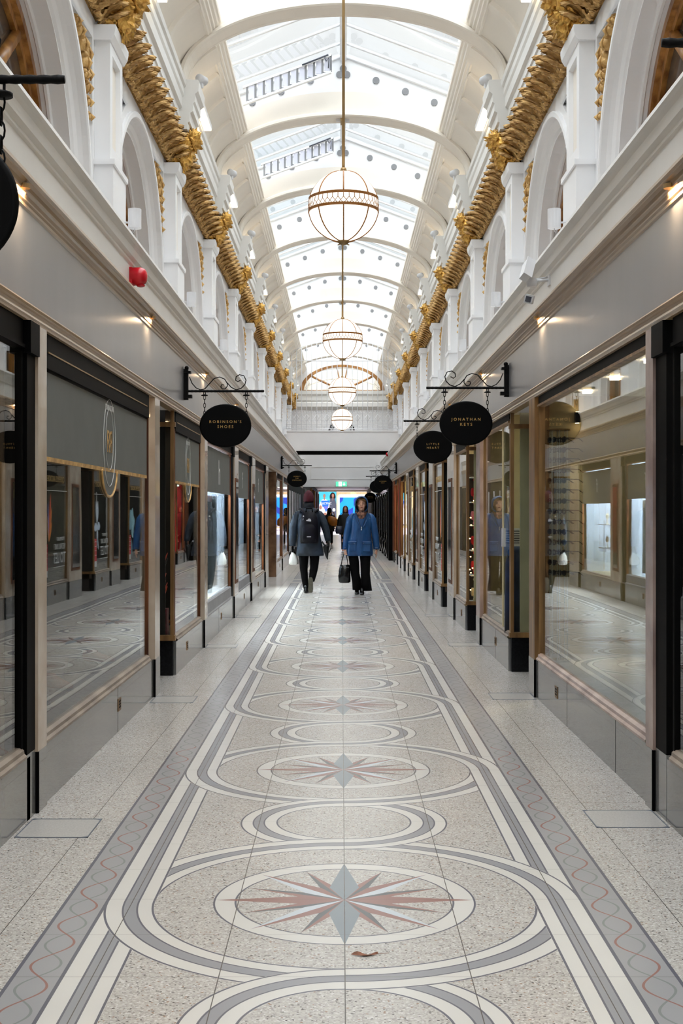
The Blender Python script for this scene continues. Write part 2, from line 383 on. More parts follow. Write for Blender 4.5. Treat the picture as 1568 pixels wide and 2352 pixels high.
# upper wall bays
def upper_wall(side):
    root = struct(empty('wall_'+('left' if side<0 else 'right')))
    XW = 1.445+.445
    def mp(u, v, d): return (CX+side*(XW+d), u, v)
    zc, R = 3.62, 1.42
    def arcpts(r, a0, a1, n): return [(r*cos(a0+(a1-a0)*i/n), zc+r*sin(a0+(a1-a0)*i/n)) for i in range(n+1)]
    b = MB()
    outer = [(-1.87,3.1),(-R,3.1)] + [(u,v) for u,v in reversed(arcpts(R,0,pi,28))] + [(R,3.1),(1.87,3.1),(1.87,5.16),(-1.87,5.16)]
    sp=[]
    for s in (1,-1):
        a0=math.asin((3.9-zc)/1.5); a1=math.acos(.60/1.5)
        l=[(1.53,3.93),(1.53,4.96),(.66,4.96)]+[(u,v) for u,v in reversed(arcpts(1.5,a0,a1-.02,10))]
        sp.append([(s*u,v) for u,v in l])
    b.plate(outer, sp, mp, WHITE)
    for l in sp:
        n=len(l); b.add([mp(u,v,0) for u,v in l]+[mp(u,v,.06) for u,v in l],[(i,(i+1)%n,n+(i+1)%n,n+i) for i in range(n)]+[tuple(range(n,2*n))],WHITE)
    wall = b.build('wall_bay', None)
    # archivolt swept round the opening
    path=[(1.,0.,3.1-zc,0)]  # placeholder
    b = MB()
    prf=[(.0,-.0),(.0,-.025),(-.012,-.03),(-.05,-.03),(-.06,-.02),(-.075,.02),(-.10,.05),(-.135,.07),(-.15,.09),(-.165,.09),(-.165,.20),(-.19,.21),(-.19,.23),(-.165,.24),(-.165,.36)]
    ang=[None]+[pi*i/32 for i in range(33)]+[None]
    vs=[]; n=len(prf)
    for j,a in enumerate(ang):
        for dr,dd in prf:
            r=R+dr
            if a is None: u=(r if j==0 else -r); v=3.1
            else: u=r*cos(a); v=zc+r*sin(a)
            vs.append(mp(u,v,dd))
    fs=[(j*n+i,j*n+i+1,(j+1)*n+i+1,(j+1)*n+i) for j in range(len(ang)-1) for i in range(n-1)]
    b.add(vs,fs,WHITE,False)
    arch=b.build('arch_moulding')
    # oak window behind the arch
    def ringpiece(b,r0,r1,d0,d1,m):
        vs=[]
        for j,a in enumerate(ang):
            for r,d in ((r1,d1),(r1,d0),(r0,d0),(r0,d1)):
                if a is None: u=(r if j==0 else -r); v=3.1
                else: u=r*cos(a); v=zc+r*sin(a)
                vs.append(mp(u,v,d))
        b.add(vs,[(j*4+i,j*4+i+1,(j+1)*4+i+1,(j+1)*4+i) for j in range(len(ang)-1) for i in range(3)],m)
    b=MB(); ringpiece(b,1.19,1.27,.27,.36,OAK); ringpiece(b,1.13,1.19,.31,.36,OAK)
    for u in (-.42,.42):
        b.box(mp(u-.05,3.1,.29)[0],mp(0,0,.37)[0],u-.05,u+.05,3.1,4.2,OAK)
        b.box(mp(u-.05,3.1,.27)[0],mp(0,0,.37)[0],u-.015,u+.015,3.1,4.2,OAK)
    b.box(mp(0,0,.27)[0],mp(0,0,.37)[0],-1.2,1.2,4.12,4.22,OAK)
    b.box(mp(0,0,.25)[0],mp(0,0,.37)[0],-1.2,1.2,3.1,3.35,OAK)
    for a in (60,90,120):
        c,s_=cos(radians(a)),sin(radians(a)); b.tube([mp(.1*c,4.2,.33),mp(1.15*c,zc+1.15*s_,.33)],.045,OAK,6)
    frame=b.build('window_frame')
    b=MB(); b.add([mp(1.2*cos(pi*i/20),zc+1.2*sin(pi*i/20),.345) for i in range(21)]+[mp(-1.2,3.1,.345),mp(1.2,3.1,.345)],[tuple(range(23))],mat('upper_window_glass',(.30,.27,.24),.08,var=.15,scale=1))
    pane=b.build('window_pane')
    # carved gilded ornaments in the spandrels
    b=MB()
    for s in (1,-1):
        for i,(u,v,r) in enumerate(((1.43,4.80,.07),(1.38,4.72,.06),(1.46,4.66,.05),(1.30,4.83,.055),(1.18,4.88,.04),(1.44,4.55,.045),(1.46,4.45,.035),(1.49,4.35,.028),(1.05,4.90,.03),(1.36,4.62,.03))):
            b.ell(mp(s*u,v,.035),.038,r*.62,r*1.1,GOLDM,10,6); b.ell(mp(s*(u-.02),v+r*.8,.03),.03,r*.4,r*.55,GOLDM,8,6)
            b.tube([mp(s*u,v-r,.0),mp(s*(u+.02),v,-.012),mp(s*u,v+r,.01)],[.006,.018,.004],GOLDM,6)
    orn=b.build('spandrel_ornament')
    for k in range(-5,13):
        yc=YK(k)+BAY/2
        for src in (wall,arch,frame,pane,orn):
            o=src if k==-5 else src.copy()
            if k>-5: COL.objects.link(o)
            o.parent=root; o.location=(0,yc,0)
    return root
upper_wall(-1); upper_wall(1)

# gilded frieze: acanthus leaves in relief, then the white entablature above
def frieze(side):
    root=struct(empty('trim_5' if side<0 else 'trim_6'))
    b=MB(); L_=3.34; NL=12
    b.add([(CX+side*(1.445+o_),y,z) for y in (-L_/2,L_/2) for o_,z in ((.46,5.10),(.44,5.13),(.40,5.28),(.36,5.44))],[(0,1,5,4),(1,2,6,5),(2,3,7,6)],GOLDM)
    def leaf(yc,wd,hh,z0,out0,lean,seed,curl):
        NUu,NVv=14,22; vs=[]
        for j in range(NVv+1):
            v=j/NVv
            w=wd*(.55+.45*sin(pi*min(1,v*.95+.05))**.7)*(1+.20*sin(v*2*pi*4.5+seed))*(1 if v<.8 else max(.1,1-((v-.8)/.2)**2*.8))
            for i in range(NUu+1):
                u=-1+2*i/NUu
                o_=out0+.075*v*v+.05*max(0,v-.6)*curl/.4 + .030*(1-u*u) - .022*max(0,1-abs(u)*5) + .010*cos(u*4.5*pi+v*3)
                o_+= .012*noise.noise(Vector((yc*9+u*3,v*9,seed)))
                z=z0+hh*(v - (.9*max(0,v-.82)**1.4*curl*2.2)) - .03*abs(u)*(.5+v)
                y=yc+lean*v+u*w
                base=.445-.085*v
                vs.append((CX+side*(1.445+base-o_),y,z))
        b.add(vs,[(j*(NUu+1)+i,j*(NUu+1)+i+1,(j+1)*(NUu+1)+i+1,(j+1)*(NUu+1)+i) for j in range(NVv) for i in range(NUu)],GOLDM,True)
    for q in range(NL):
        yc=-L_/2+L_*(q+.5)/NL
        leaf(yc-.06,.135,.33,5.11,.012,.10,q*1.7,1.0)
        leaf(yc+.06,.075,.20,5.10,.030,.05,q*2.3+1,.8)
        leaf(yc+.10,.055,.12,5.10,.040,.02,q*3.1+2,.6)
    for q in range(60):
        y=-L_/2+L_*(q+.5)/60; b.ell((CX+side*(1.445+.40),y,5.125),.03,.018,.022,GOLDM,7,5)
    fz=b.build('gilded_frieze',None,False)
    for k in range(-5,12):
        o=fz if k==-5 else fz.copy()
        if k>-5: COL.objects.link(o)
        o.parent=root; o.location=(0,YK(k)+BAY/2,0)
    return root
frieze(-1); frieze(1)
ENT=[(.46,5.10),(.46,5.43),(.33,5.43),(.325,5.47),(.305,5.48),(.30,5.55),(.285,5.56),(.285,5.64),(.255,5.66),(.25,5.76),(.235,5.79),(.235,5.86),(.215,5.88),(.205,5.925),(.215,5.94),(.36,5.95)]
BLK=[(.34,5.43),(.20,5.43),(.195,5.50),(.175,5.51),(.17,5.60),(.14,5.62),(.14,5.70),(.12,5.72),(.12,5.80),(.085,5.83),(.075,5.93),(.09,5.95),(.34,5.955)]
for side in (-1,1):
    root=struct(empty('cornice_upper'))
    b=MB(); b.ext(prof(side,ENT),YA-2,YE+9,STUCC); b.build('cornice_moulding',root)
    b=MB(); b.ext(prof(side,BLK),-.27,.27,STUCC,closed=True,cap=True); q=b.build('cornice_block',root)
    for k in range(-4,13):
        o=q if k==-4 else q.copy()
        if k>-4: COL.objects.link(o); o.parent=root
        o.location=(0,YK(k),0)

# pilasters
def noise_blob(b, c, rx, ry, rz, m, seed, amp=.3, fr=9., n=40, k=26):
    vs=[]; 
    for j in range(1,k):
        a=pi*j/k
        for i in range(n):
            t=2*pi*i/n; d=Vector((sin(a)*cos(t),sin(a)*sin(t),-cos(a)))
            q=d*fr*.35+Vector((seed,seed*.7,0))
            f=1+amp*(abs(noise.noise(q*1.7))*1.6-.35)+amp*.5*noise.noise(q*5)
            vs.append((c[0]+d.x*rx*f,c[1]+d.y*ry*f,c[2]+d.z*rz*f))
    fs=[(j*n+i,j*n+(i+1)%n,(j+1)*n+(i+1)%n,(j+1)*n+i) for j in range(k-2) for i in range(n)]
    fs+=[tuple(range(n-1,-1,-1)),tuple((k-2)*n+i for i in range(n))]
    b.add(vs,fs,m,True)
def pilaster(side):
    root=empty('pilaster'); nm='left' if side<0 else 'right'
    X=lambda off: side*(1.445+off)
    b=MB()
    b.box(X(.4445),X(.30),-.28,.28,3.05,4.02,WHITE); b.box(X(.4445),X(.285),-.30,.30,4.02,4.06,WHITE);
    b.build('pedestal',root)
    b=MB(); x0,x1=X(.4445),X(.325)
    # shaft front with a sunk panel
    def mp(u,v,d): return (X(.325+d),u,v)
    b.plate([(-.265,4.06),(.265,4.06),(.265,4.96),(-.265,4.96)],[[(-.17,4.18),(.17,4.18),(.17,4.88),(-.17,4.88)]],mp,WHITE)
    l=[(-.17,4.18),(.17,4.18),(.17,4.88),(-.17,4.88)]
    b.add([mp(u,v,0) for u,v in l]+[mp(u*.92,v+(.01 if v<4.5 else -.01),.035) for u,v in l],[(i,(i+1)%4,4+(i+1)%4,4+i) for i in range(4)],WHITE)
    b.add([mp(u*.92,v+(.01 if v<4.5 else -.01),.035) for u,v in l],[(0,1,2,3)],WARMW)
    for y in (-.265,.265): b.add([(x0,y,4.06),(x1,y,4.06),(x1,y,4.96),(x0,y,4.96)],[(0,1,2,3)],WHITE)
    b.build('shaft',root)
    b=MB(); b.ext([(X(.4445),4.96),(X(.315),4.96),(X(.29),5.0),(X(.28),5.05),(X(.28),5.075),(X(.4445),5.075)],-.29,.29,WHITE,closed=True,cap=True); b.build('cap',root)
    b=MB()
    noise_blob(b,(X(.30),0,5.26),.13,.20,.17,GOLD,3.1*side,.5,16)
    noise_blob(b,(X(.21),0,5.38),.12,.17,.10,GOLD,7.7,.6,20,32,20)
    noise_blob(b,(X(.36),0,5.13),.09,.24,.07,GOLD,5.2,.5,18,32,16)
    for yy in (-.15,.15): noise_blob(b,(X(.24),yy,5.31),.07,.06,.09,GOLD,yy*9,.6,14,20,14)
    b.build('gilded_leaf_bracket',root)
    # entry to the ceiling rib
    return root
def wall_lamp():
    root=empty('wall_lamp')
    b=MB(); b.lathe([(.0,-.075),(.052,-.075),(.052,.075),(.0,.075)],(0,0,0),24,PLW,False); place(b.build('shade'),root)
    b=MB(); b.tube([(0,0,-.02),(.06,0,-.03),(.12,0,-.02)],.008,PLW); b.box(.11,.125,-.03,.03,-.07,.04,PLW); b.tube([(0,0,-.075),(0,0,-.095),(.012,0,-.11),(.02,0,-.10),(.012,0,-.09)],.003,PLW,6); place(b.build('bracket'),root)
    return root
wl=wall_lamp()
for side, nm in ((-1,'left'),(1,'right')):
    p0=pilaster(side); p0.location=(CX,YK(-1),0)
    n=0
    for k in range(-4,10):
        p = p0 if k==-4 else tree(p0)
        p.location=(CX,YK(k),0)
        if k>=0:
            w=ORD[k]; tag(p,f'white panelled pilaster with gilded leaf bracket on the {nm} upper wall, {w} from the camera'.replace('seventh','seventh'),'pilaster','pilasters along the upper walls')
        else: tag(p,f'white panelled pilaster with gilded leaf bracket on the {nm} upper wall, behind the camera','pilaster','pilasters along the upper walls')
        if k>=0:
            l = wl if (side==-1 and k==0) else tree(wl)
            l.location=(CX+side*1.645,YK(k)+.10,3.70); l.scale=(side,1,1)
            tag(l,f'small white cylinder wall lamp on the {nm} side, at the foot of the {w} pilaster','wall lamp','white cylinder wall lamps')
# ------------------------------------------------------------------ vaulted ceiling
def ellp(a, bb, zc, th): return (a*cos(th), zc+bb*sin(th))
def vault():
    root=struct(empty('ceiling'))
    for side in (-1,1):
        b=MB(); pts=[(1.80,5.95)]
        for i in range(13):
            th=radians(2+i*(36.5-2)/12); pts.append(ellp(1.79,.84,5.97,th))
        b.ext([(CX+side*x,z) for x,z in pts],YA-2,YE+9,WARMW,smooth=True)
        bp=[(1.46,6.46),(1.43,6.45),(1.42,6.475),(1.395,6.48),(1.39,6.51),(1.365,6.52),(1.36,6.55),(1.335,6.565),(1.325,6.60),(1.305,6.605),(1.30,6.64),(1.33,6.66),(1.45,6.70),(1.46,7.10),(1.60,7.10),(1.9,5.9)]
        b.ext([(CX+side*x,z) for x,z in bp],YA-2,YE+9,WARMW)
        b.build('cove',root)
        # small ribs on the cove
        b=MB(); n=12; vs=[]
        for i in range(n+1):
            th=radians(6+i*(35-6)/n)
            for a,bb,y in ((1.79,.84,-.07),(1.75,.80,-.055),(1.75,.80,.055),(1.79,.84,.07)):
                x,z=ellp(a,bb,5.97,th); vs.append((side*x,y,z))
        b.add(vs,[(i*4+j,i*4+j+1,(i+1)*4+j+1,(i+1)*4+j) for i in range(n) for j in range(3)]+[(0,1,2,3),(n*4,n*4+1,n*4+2,n*4+3)],WARMW)
        q=b.build('cove_rib',root)
        first=True
        for k in range(-4,12):
            for f in (.27,.5,.73):
                o=q if first else q.copy()
                if not first: COL.objects.link(o); o.parent=root
                o.location=(CX,YK(k)+f*BAY,0); first=False
    return root
vault()
# arched ribs
def rib():
    root=struct(empty('beam'))
    b=MB()
    N=44; A,B,ZC=1.69,.75,6.03
    prf=[(.34,.13),(.07,.13),(.05,.15),(.05,.17),(.015,.175),(.0,.16),(-.006,.10),(.0,.09),(.0,-.09),(-.006,-.10),(.0,-.16),(.015,-.175),(.05,-.17),(.05,-.15),(.07,-.13),(.34,-.13)]
    vs=[]; n=len(prf)
    ths=[None]+[pi*i/N for i in range(N+1)]+[None]
    for j,th in enumerate(ths):
        for d,y in prf:
            if th is None: x=(A+d)*(1 if j==0 else -1); z=5.94
            else: x,z=(A+d*.55*abs(cos(th))+d*abs(sin(th)) if False else A+d)*cos(th), ZC+(B+d)*sin(th)
            vs.append((x,y,z))
    b.add(vs,[(j*n+i,j*n+i+1,(j+1)*n+i+1,(j+1)*n+i) for j in range(len(ths)-1) for i in range(n-1)],WARMW)
    b.build('arch_rib',root)
    # broader band of the rib over the coves
    b=MB()
    for s in (-1,1):
        vs=[]; m=14
        for i in range(m+1):
            th=radians(3+i*(37-3)/m)
            for a,bb,y in ((1.80,.85,.13),(1.72,.77,.13),(1.72,.77,.55),(1.80,.85,.56)):
                x,z=ellp(a,bb,5.97,th); vs.append((s*x,y,z))
        b.add(vs,[(i*4+j,i*4+j+1,(i+1)*4+j+1,(i+1)*4+j) for i in range(m) for j in range(3)]+[(0,1,2,3),(m*4,m*4+1,m*4+2,m*4+3)],WARMW)
    b.build('cove_band',root)
    # gable panel above the rib
    b=MB()
    arc=[((A+.30)*cos(t),ZC+(B+.30)*sin(t)) for t in [radians(44+92*i/30) for i in range(31)]]
    top=[(-1.46,7.06),(0,7.60),(1.46,7.06)]
    outer=[p for p in arc if abs(p[0])<1.40]
    outer=outer+[( -1.46,outer[-1][1])]+top+[(1.46,outer[0][1])]
    b.plate(outer,[],lambda u,v,d:(u,-.10+d,v),WHITE,.06)
    for s in (-1,1): b.tube([(s*1.46,-.11,7.075),(0,-.11,7.615)],.022,WHITE,6)
    b.build('gable_panel',root)
    b=MB()
    for x,z in ((-1.24,6.98),(-.847,7.13),(-.447,7.28),(1.24,6.98),(.847,7.13),(.447,7.28),(-.05,7.36),(.05,7.36),(0,7.44)):
        r=.047
        for i in range(7):
            zz=-r+2*r*(i+.5)/7; w=sqrt(max(0,r*r-zz*zz)); b.box(x-w,x+w,-.104,-.10,z+zz-.005,z+zz+.005,DGREY)
        b.lathe([(r-.008,0),(r,0),(r,.012),(r-.008,.012)],(x,-.113,z),20,GREY,False,axis='y')
        b.lathe([(0,0),(r-.006,0)],(x,-.1015,z),16,GREY,False,axis='y')
    b.build('vent_grille',root)
    return root
rb=rib()
for k in range(-4,13):
    r = rb if k==-4 else tree(rb)
    r.location=(CX,YK(k),0); struct(r)
# glazed roof
def roof():
    root=struct(empty('roof'))
    b=MB()
    for s in (-1,1):
        b.add([(CX+s*1.47,YA-2,7.09),(CX+s*.03,YA-2,7.625),(CX+s*.03,YE+9,7.625),(CX+s*1.47,YE+9,7.09)],[(0,1,2,3)],ROOFG)
    b.build('roof_glass',root,False)
    b=MB(); b.box(CX-.045,CX+.045,YA-2,YE+9,7.55,7.66,WHITE); b.box(CX-.02,CX+.02,YA-2,YE+9,7.50,7.56,WHITE)
    b.build('ridge_beam',root)
    b=MB()
    for s in (-1,1): b.tube([(s*1.47,0,7.08),(s*.03,0,7.615)],.018,WHITE,6)
    q=b.build('glazing_bar',root); first=True
    for k in range(-5,13):
        for i in range(1,6):
            o=q if first else q.copy()
            if not first: COL.objects.link(o); o.parent=root
            first=False; o.location=(CX,YK(k)+i*.648-.07,0)
    return root
roof()
# opening roof vents with stepped glass louvres on the left slope
LOUV=mat('ribbed_louvre_glass',(.88,.88,.93),.4,var=.03,scale=4,stretch=(60,1,1))
v0=empty('roof_vent'); tag(v0,'row of stepped ribbed glass louvres with dark crank rod on the left roof slope, above the nearer rib','roof vent','louvred roof vents')
sl=(7.62-7.09)/1.44
def zs(x): return 7.60-abs(x)*sl
b=MB()
for i in range(10):
    x=-1.26+i*.112; z=zs(x)
    b.box(x,x+.082,-.015,.0,z-.20,z-.035,LOUV)
b.build('louvre',v0)
b=MB()
for d,t in ((-.01,.03),(-.235,.03)):
    b.add([(-1.34,-.03,zs(-1.34)+d),(-.16,-.03,zs(-.16)+d),(-.16,-.03,zs(-.16)+d-t),(-1.34,-.03,zs(-1.34)+d-t),(-1.34,.03,zs(-1.34)+d),(-.16,.03,zs(-.16)+d),(-.16,.03,zs(-.16)+d-t),(-1.34,.03,zs(-1.34)+d-t)],[(0,1,2,3),(4,5,6,7),(0,1,5,4),(3,2,6,7)],WHITE)
for i in range(11): 
    x=-1.29+i*.112; b.box(x-.01,x+.018,-.02,.01,zs(x)-.24,zs(x)-.02,GREY)
b.build('frame',v0)
b=MB(); b.tube([(-.55,-.05,zs(-.55)-.03),(-.20,-.05,zs(-.20)-.02)],.012,DGREY); b.tube([(-.22,-.05,zs(-.2)-.02),(-.25,-.06,zs(-.2)-.07),(-.22,-.06,zs(-.2)-.11),(-.19,-.06,zs(-.2)-.06),(-.20,-.05,zs(-.2)-.2)],.007,DGREY,6)
for i in range(10): b.box(-1.28+i*.112,-1.19+i*.112,-.02,.02,zs(-1.24+i*.112)-.245,zs(-1.24+i*.112)-.23,DGREY)
b.build('crank_rod',v0)
v0.location=(CX,16.85,0)
v1=tree(v0,None,(CX,16.85+BAY,0)); v1['label']='stepped ribbed glass roof louvres, the smaller row just above the nearest globe lamp'
v0['label']='stepped ribbed glass roof louvres with dark crank rod, the nearer and larger row'
# lit strip fittings on the ledge beside each rib
STRIP=emis('lit_diffuser',(1,.92,.78),2.4)
s0=empty('strip_light')
b=MB(); b.box(-.05,.05,-.5,.5,0,.05,PLW); b.build('housing',s0)
b=MB(); b.box(-.042,.042,-.49,.49,-.012,0,STRIP); b.box(-.03,.03,-.49,.49,.05,.06,STRIP); b.build('diffuser',s0)
first=True
for k in range(-4,10):
    for side,nm in ((-1,'left'),(1,'right')):
        o=s0 if first else tree(s0); first=False
        o.location=(CX+side*1.60,YK(k)+.42+BAY*0+.4,5.90)
        if k>=0: tag(o,f'slim lit strip light on the {nm} upper cornice just beyond the {ORD[k]} pilaster','strip light','strip lights on the upper cornices')
        else: tag(o,f'slim lit strip light on the {nm} upper cornice behind the camera','strip light','strip lights on the upper cornices')
# pendant globes
OPAL=emis('lit_opal_glass',(1,.97,.90),.95)
def globe():
    root=empty('pendant_lamp'); R=.27
    b=MB(); pr=[(R*sin(pi*i/40),-R*cos(pi*i/40)) for i in range(41)]; pr[0]=(0,-R); pr[-1]=(0,R)
    b.lathe(pr,(0,0,0),64,OPAL); b.build('opal_globe',root)
    b=MB(); COP=mat('copper_gilt_strip',(.62,.40,.17),.45,.2,var=.05)
    for k in range(8):
        a=k*pi/4+pi/2*1
        pts=[((R+.001)*sin(t)*cos(a),(R+.001)*sin(t)*sin(a),-(R+.001)*cos(t)) for t in [pi*i/40 for i in range(2,39)] if not(-.13*R-.002 < -(R)*cos(t) < .21*R+.002) ]
        lo=[p for p in pts if p[2]<0]; hi=[p for p in pts if p[2]>0]
        for q in (lo,hi):
            if len(q)>1: b.tube(q,.0055,COP,6)
    for h in (.21*R,-.13*R):
        rr=sqrt(R*R-h*h)+.003
        b.lathe([(rr-.006,-.011),(rr+.004,-.010),(rr+.004,.010),(rr-.006,.011)],(0,0,h),64,COP,False)
    b.build('gilt_band',root)
    b=MB(); n=40; h1,h0=.21*R,-.13*R; hm=h0+(h1-h0)*.55
    def P(a,h): rr=sqrt(R*R-h*h)+.0015; return (rr*cos(a),rr*sin(a),h)
    for i in range(n):
        a=2*pi*i/n; d=2*pi/n
        b.tube([P(a,h1),P(a,hm)],.003,COP,4); b.tube([P(a,hm),P(a+d/2,(hm+h0)/2),P(a,h0)],.003,COP,4); b.tube([P(a,hm),P(a-d/2,(hm+h0)/2),P(a,h0)],.003,COP,4)
    b.build('lattice_band',root)
    b=MB(); b.lathe([(.0,-.300),(.028,-.292),(.045,-.276),(.05,-.262),(.0,-.262)],(0,0,0),24,BRASS); 
    for s in (-1,1): b.tube([(s*.02,0,-.288),(s*.045,0,-.297)],.004,BRASS,6)
    b.lathe([(.0,.262),(.03,.266),(.02,.30),(.0,.31)],(0,0,0),24,BRASS); b.build('end_cap',root)
    b=MB(); b.tube([(0,0,.29),(0,0,3.01)],.011,BRASS,10); b.box(-.03,.03,-.09,.09,2.96,3.0,BRASS); b.box(-.09,.09,-.03,.03,2.98,3.01,PLW); b.build('hanging_rod',root)
    return root
g0=globe()
gl=['largest and nearest','second nearest','third nearest','smallest and furthest']
for i,(k,lab) in enumerate(((-4,None),(-2,None),(0,0),(2,1),(4,2),(6,3))):
    o=g0 if i==0 else tree(g0)
    o.location=(CX-.008,YK(k),3.77)
    tag(o,f'opal globe lamp with gilt lattice band, {gl[lab]} of the hanging row' if lab is not None else 'opal globe lamp with gilt lattice band hanging behind the camera','pendant lamp','globe lamps hanging down the centre')
# ------------------------------------------------------------------ shopfronts
LED=emis('led_downlight',(1,.86,.66),26.)
CURT=mat('white_curtain',(.80,.84,.90),.6,scale=3,stretch=(1,16,.2),rgb2=(.66,.72,.80))
CURTB=mat('blue_banner',(.20,.33,.72),.5,scale=2)
TOLET=mat('dark_window_film',(.17,.18,.175),.6,var=.05)
OLIVE=mat('olive_cream_wall',(.74,.69,.55),.6,var=.04)
LIGHTP=emis('lit_display_panel',(.86,.95,.97),1.1)
WHITEL=emis('lit_white_panel',(.92,.96,1),1.3)
def riser(side, y0, y1, root, joints=(), grille=None):
    b=MB(); b.box(sx_(side,.0),sx_(side,.12),y0,y1,0,.285,STONE); b.build('stone_slab',root)
    if joints:
        b=MB()
        for y in joints: b.box(sx_(side,-.0008),sx_(side,.01),y-.0025,y+.0025,0,.285,BLACK)
        b.build('joint',root)
    if grille:
        g=struct(empty('air_brick')) if False else None
        b=MB(); y=grille; x=sx_(side,-.004); x1=sx_(side,.002)
        b.box(x,x1,y-.05,y+.05,.13,.21,BRONZE)
        for q in (-.026,0,.026): 
            for z in (.148,.166,.184): b.box(x-side*.001,x,y+q-.009,y+q+.009,z-.0,z+.012,BLACK)
        b.build('air_brick',root)
WN=[0]
def window(side,y0,y1,kind,z0=.34,z1=2.15,sill=SILL,post0=None,post1=None,frame=TIMB,headm=None):
    """glazed display window; kind names what stands behind the pane"""
    WN[0]+=1; root=struct(empty(f'window_{WN[0]}'))
    b=MB()
    b.add([],[],BLACK)
    b.ext(prof(side,[(.0,.285),(-.008,.290),(-.008,.302),(.004,.312),(.006,z0-.012),(.022,z0),(.05,z0)]),y0,y1,MARBP if sill is MARBP else sill); b.build('sill',root)
    b=MB(); b.box(sx_(side,.01),sx_(side,.05),y0,y1,z1,2.267,BLACK); b.box(sx_(side,.0 if headm is None else .022),sx_(side,.05),y0,y1,z1-.012,z1+.004,headm or frame)
    if headm: b.box(sx_(side,.006),sx_(side,.012),y0+.1,y1-.1,z1+.075,z1+.082,BRASS)
    b.build('head',root)
    b=MB(); b.box(sx_(side,.028),sx_(side,.034),y0,y1,z0-.01,z1+.01,GLASS); b.build('pane',root)
    b=MB()
    for y in (y0,y1): b.box(sx_(side,.014),sx_(side,.036),y-.013,y+.013,z0-.02,z1+.02,frame)
    b.build('post',root)
    return root
def strip(side,y0,y1,m,root=None,z0=.0,post=None,inset=None):
    """marble pilaster strip of the shopfront"""
    r=struct(empty('column'))
    b=MB(); b.box(sx_(side,-.012),sx_(side,.10),y0,y1,.285,2.267,m); b.build('marble_strip',r)
    b=MB(); b.box(sx_(side,-.014),sx_(side,.10),y0,y1,0,.285,STONE); b.box(sx_(side,-.016),sx_(side,.0),y0-.004,y0+.004,0,.285,BLACK); b.build('plinth',r)
    if inset:
        b=MB(); a,c=inset
        b.box(sx_(side,-.02),sx_(side,.0),a,c,.45,1.85,TIMB); b.box(sx_(side,-.022),sx_(side,.0),a+.05,c-.05,.50,1.80,MIRR); b.build('mirror_panel',r)
    return r
def blackpost(side,y0,y1):
    r=struct(empty('column'))
    b=MB(); b.box(sx_(side,.0),sx_(side,.10),y0,y1,.30,2.267,BLACK); b.box(sx_(side,-.02),sx_(side,.10),y0-.01,y1+.01,2.12,2.267,BLACK); b.build('black_post',r)
    b=MB(); b.box(sx_(side,.0),sx_(side,.1),y0,y1,0,.30,STONE); b.build('plinth',r); return r
DN=[0]
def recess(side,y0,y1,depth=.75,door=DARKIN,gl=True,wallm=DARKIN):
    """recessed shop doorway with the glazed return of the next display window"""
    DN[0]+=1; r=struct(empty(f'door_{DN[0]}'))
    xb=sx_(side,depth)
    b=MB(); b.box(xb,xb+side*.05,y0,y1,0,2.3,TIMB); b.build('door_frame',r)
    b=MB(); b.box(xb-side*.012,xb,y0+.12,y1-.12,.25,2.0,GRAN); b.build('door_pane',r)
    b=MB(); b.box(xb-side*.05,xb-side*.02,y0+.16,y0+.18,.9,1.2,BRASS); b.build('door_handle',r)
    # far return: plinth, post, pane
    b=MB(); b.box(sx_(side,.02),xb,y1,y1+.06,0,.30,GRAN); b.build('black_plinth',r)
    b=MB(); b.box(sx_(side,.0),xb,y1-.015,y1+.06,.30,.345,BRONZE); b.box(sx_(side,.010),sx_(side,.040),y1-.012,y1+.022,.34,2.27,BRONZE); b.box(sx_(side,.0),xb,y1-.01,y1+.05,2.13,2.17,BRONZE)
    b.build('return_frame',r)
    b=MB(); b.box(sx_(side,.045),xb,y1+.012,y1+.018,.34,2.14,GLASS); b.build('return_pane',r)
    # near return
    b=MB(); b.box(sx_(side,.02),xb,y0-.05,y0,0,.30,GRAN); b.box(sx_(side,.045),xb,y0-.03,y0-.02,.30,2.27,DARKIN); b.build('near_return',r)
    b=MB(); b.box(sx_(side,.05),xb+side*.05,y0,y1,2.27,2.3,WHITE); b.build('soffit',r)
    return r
def room(side,y0,y1,wm,bm=None,floor=CREAMI,depth=1.25,lights=None,z1=2.3,color=(1,.9,.75)):
    """the shop interior behind a pane"""
    r=struct(empty('shop_room')); r.name='wall_interior'
    xi=sx_(side,.06); xb=sx_(side,depth)
    b=MB(); b.box(xb,xb+side*.05,y0,y1,0,z1,bm or wm); b.box(sx_(side,.1),xb,y0,y0+.03,0,z1,wm); b.box(sx_(side,.1),xb,y1-.03,y1,0,z1,wm); b.build('wall_lining',r)
    b=MB(); b.box(xi,xb,y0,y1,.22,.30,floor); b.build('display_floor',r)
    b=MB(); b.box(sx_(side,.05),xb,y0,y1,z1,z1+.05,wm if wm is DARKIN else WHITE); b.build('ceiling_lining',r)
    if lights:
        b=MB()
        n=max(1,int((y1-y0)/.9))
        for i in range(n):
            yy=y0+(i+.5)*(y1-y0)/n; xx=sx_(side,.35); b.lathe([(0,0),(.035,0),(.035,.02),(0,.02)],(xx,yy,z1-.02),16,LED,False)
        b.build('downlight',r)
        area_light('room_light',((xi+xb)/2,(y0+y1)/2,z1-.04),(0,0,0),.6,(y1-y0)*.8,lights,color,r)
    return r
def film(side,root,y0,y1,z0,z1,m=FILM):
    o_=.0245 if m is FILM else .038
    b=MB(); b.box(sx_(side,o_),sx_(side,o_+.003),y0,y1,z0,z1,m); return b.build('frosted_film',root)
def gold_line(side,root,y0,y1,z,t=.012,m=None):
    b=MB(); b.box(sx_(side,.0235),sx_(side,.0275),y0,y1,z,z+t,m or GOLDM); return b.build('gold_line',root)
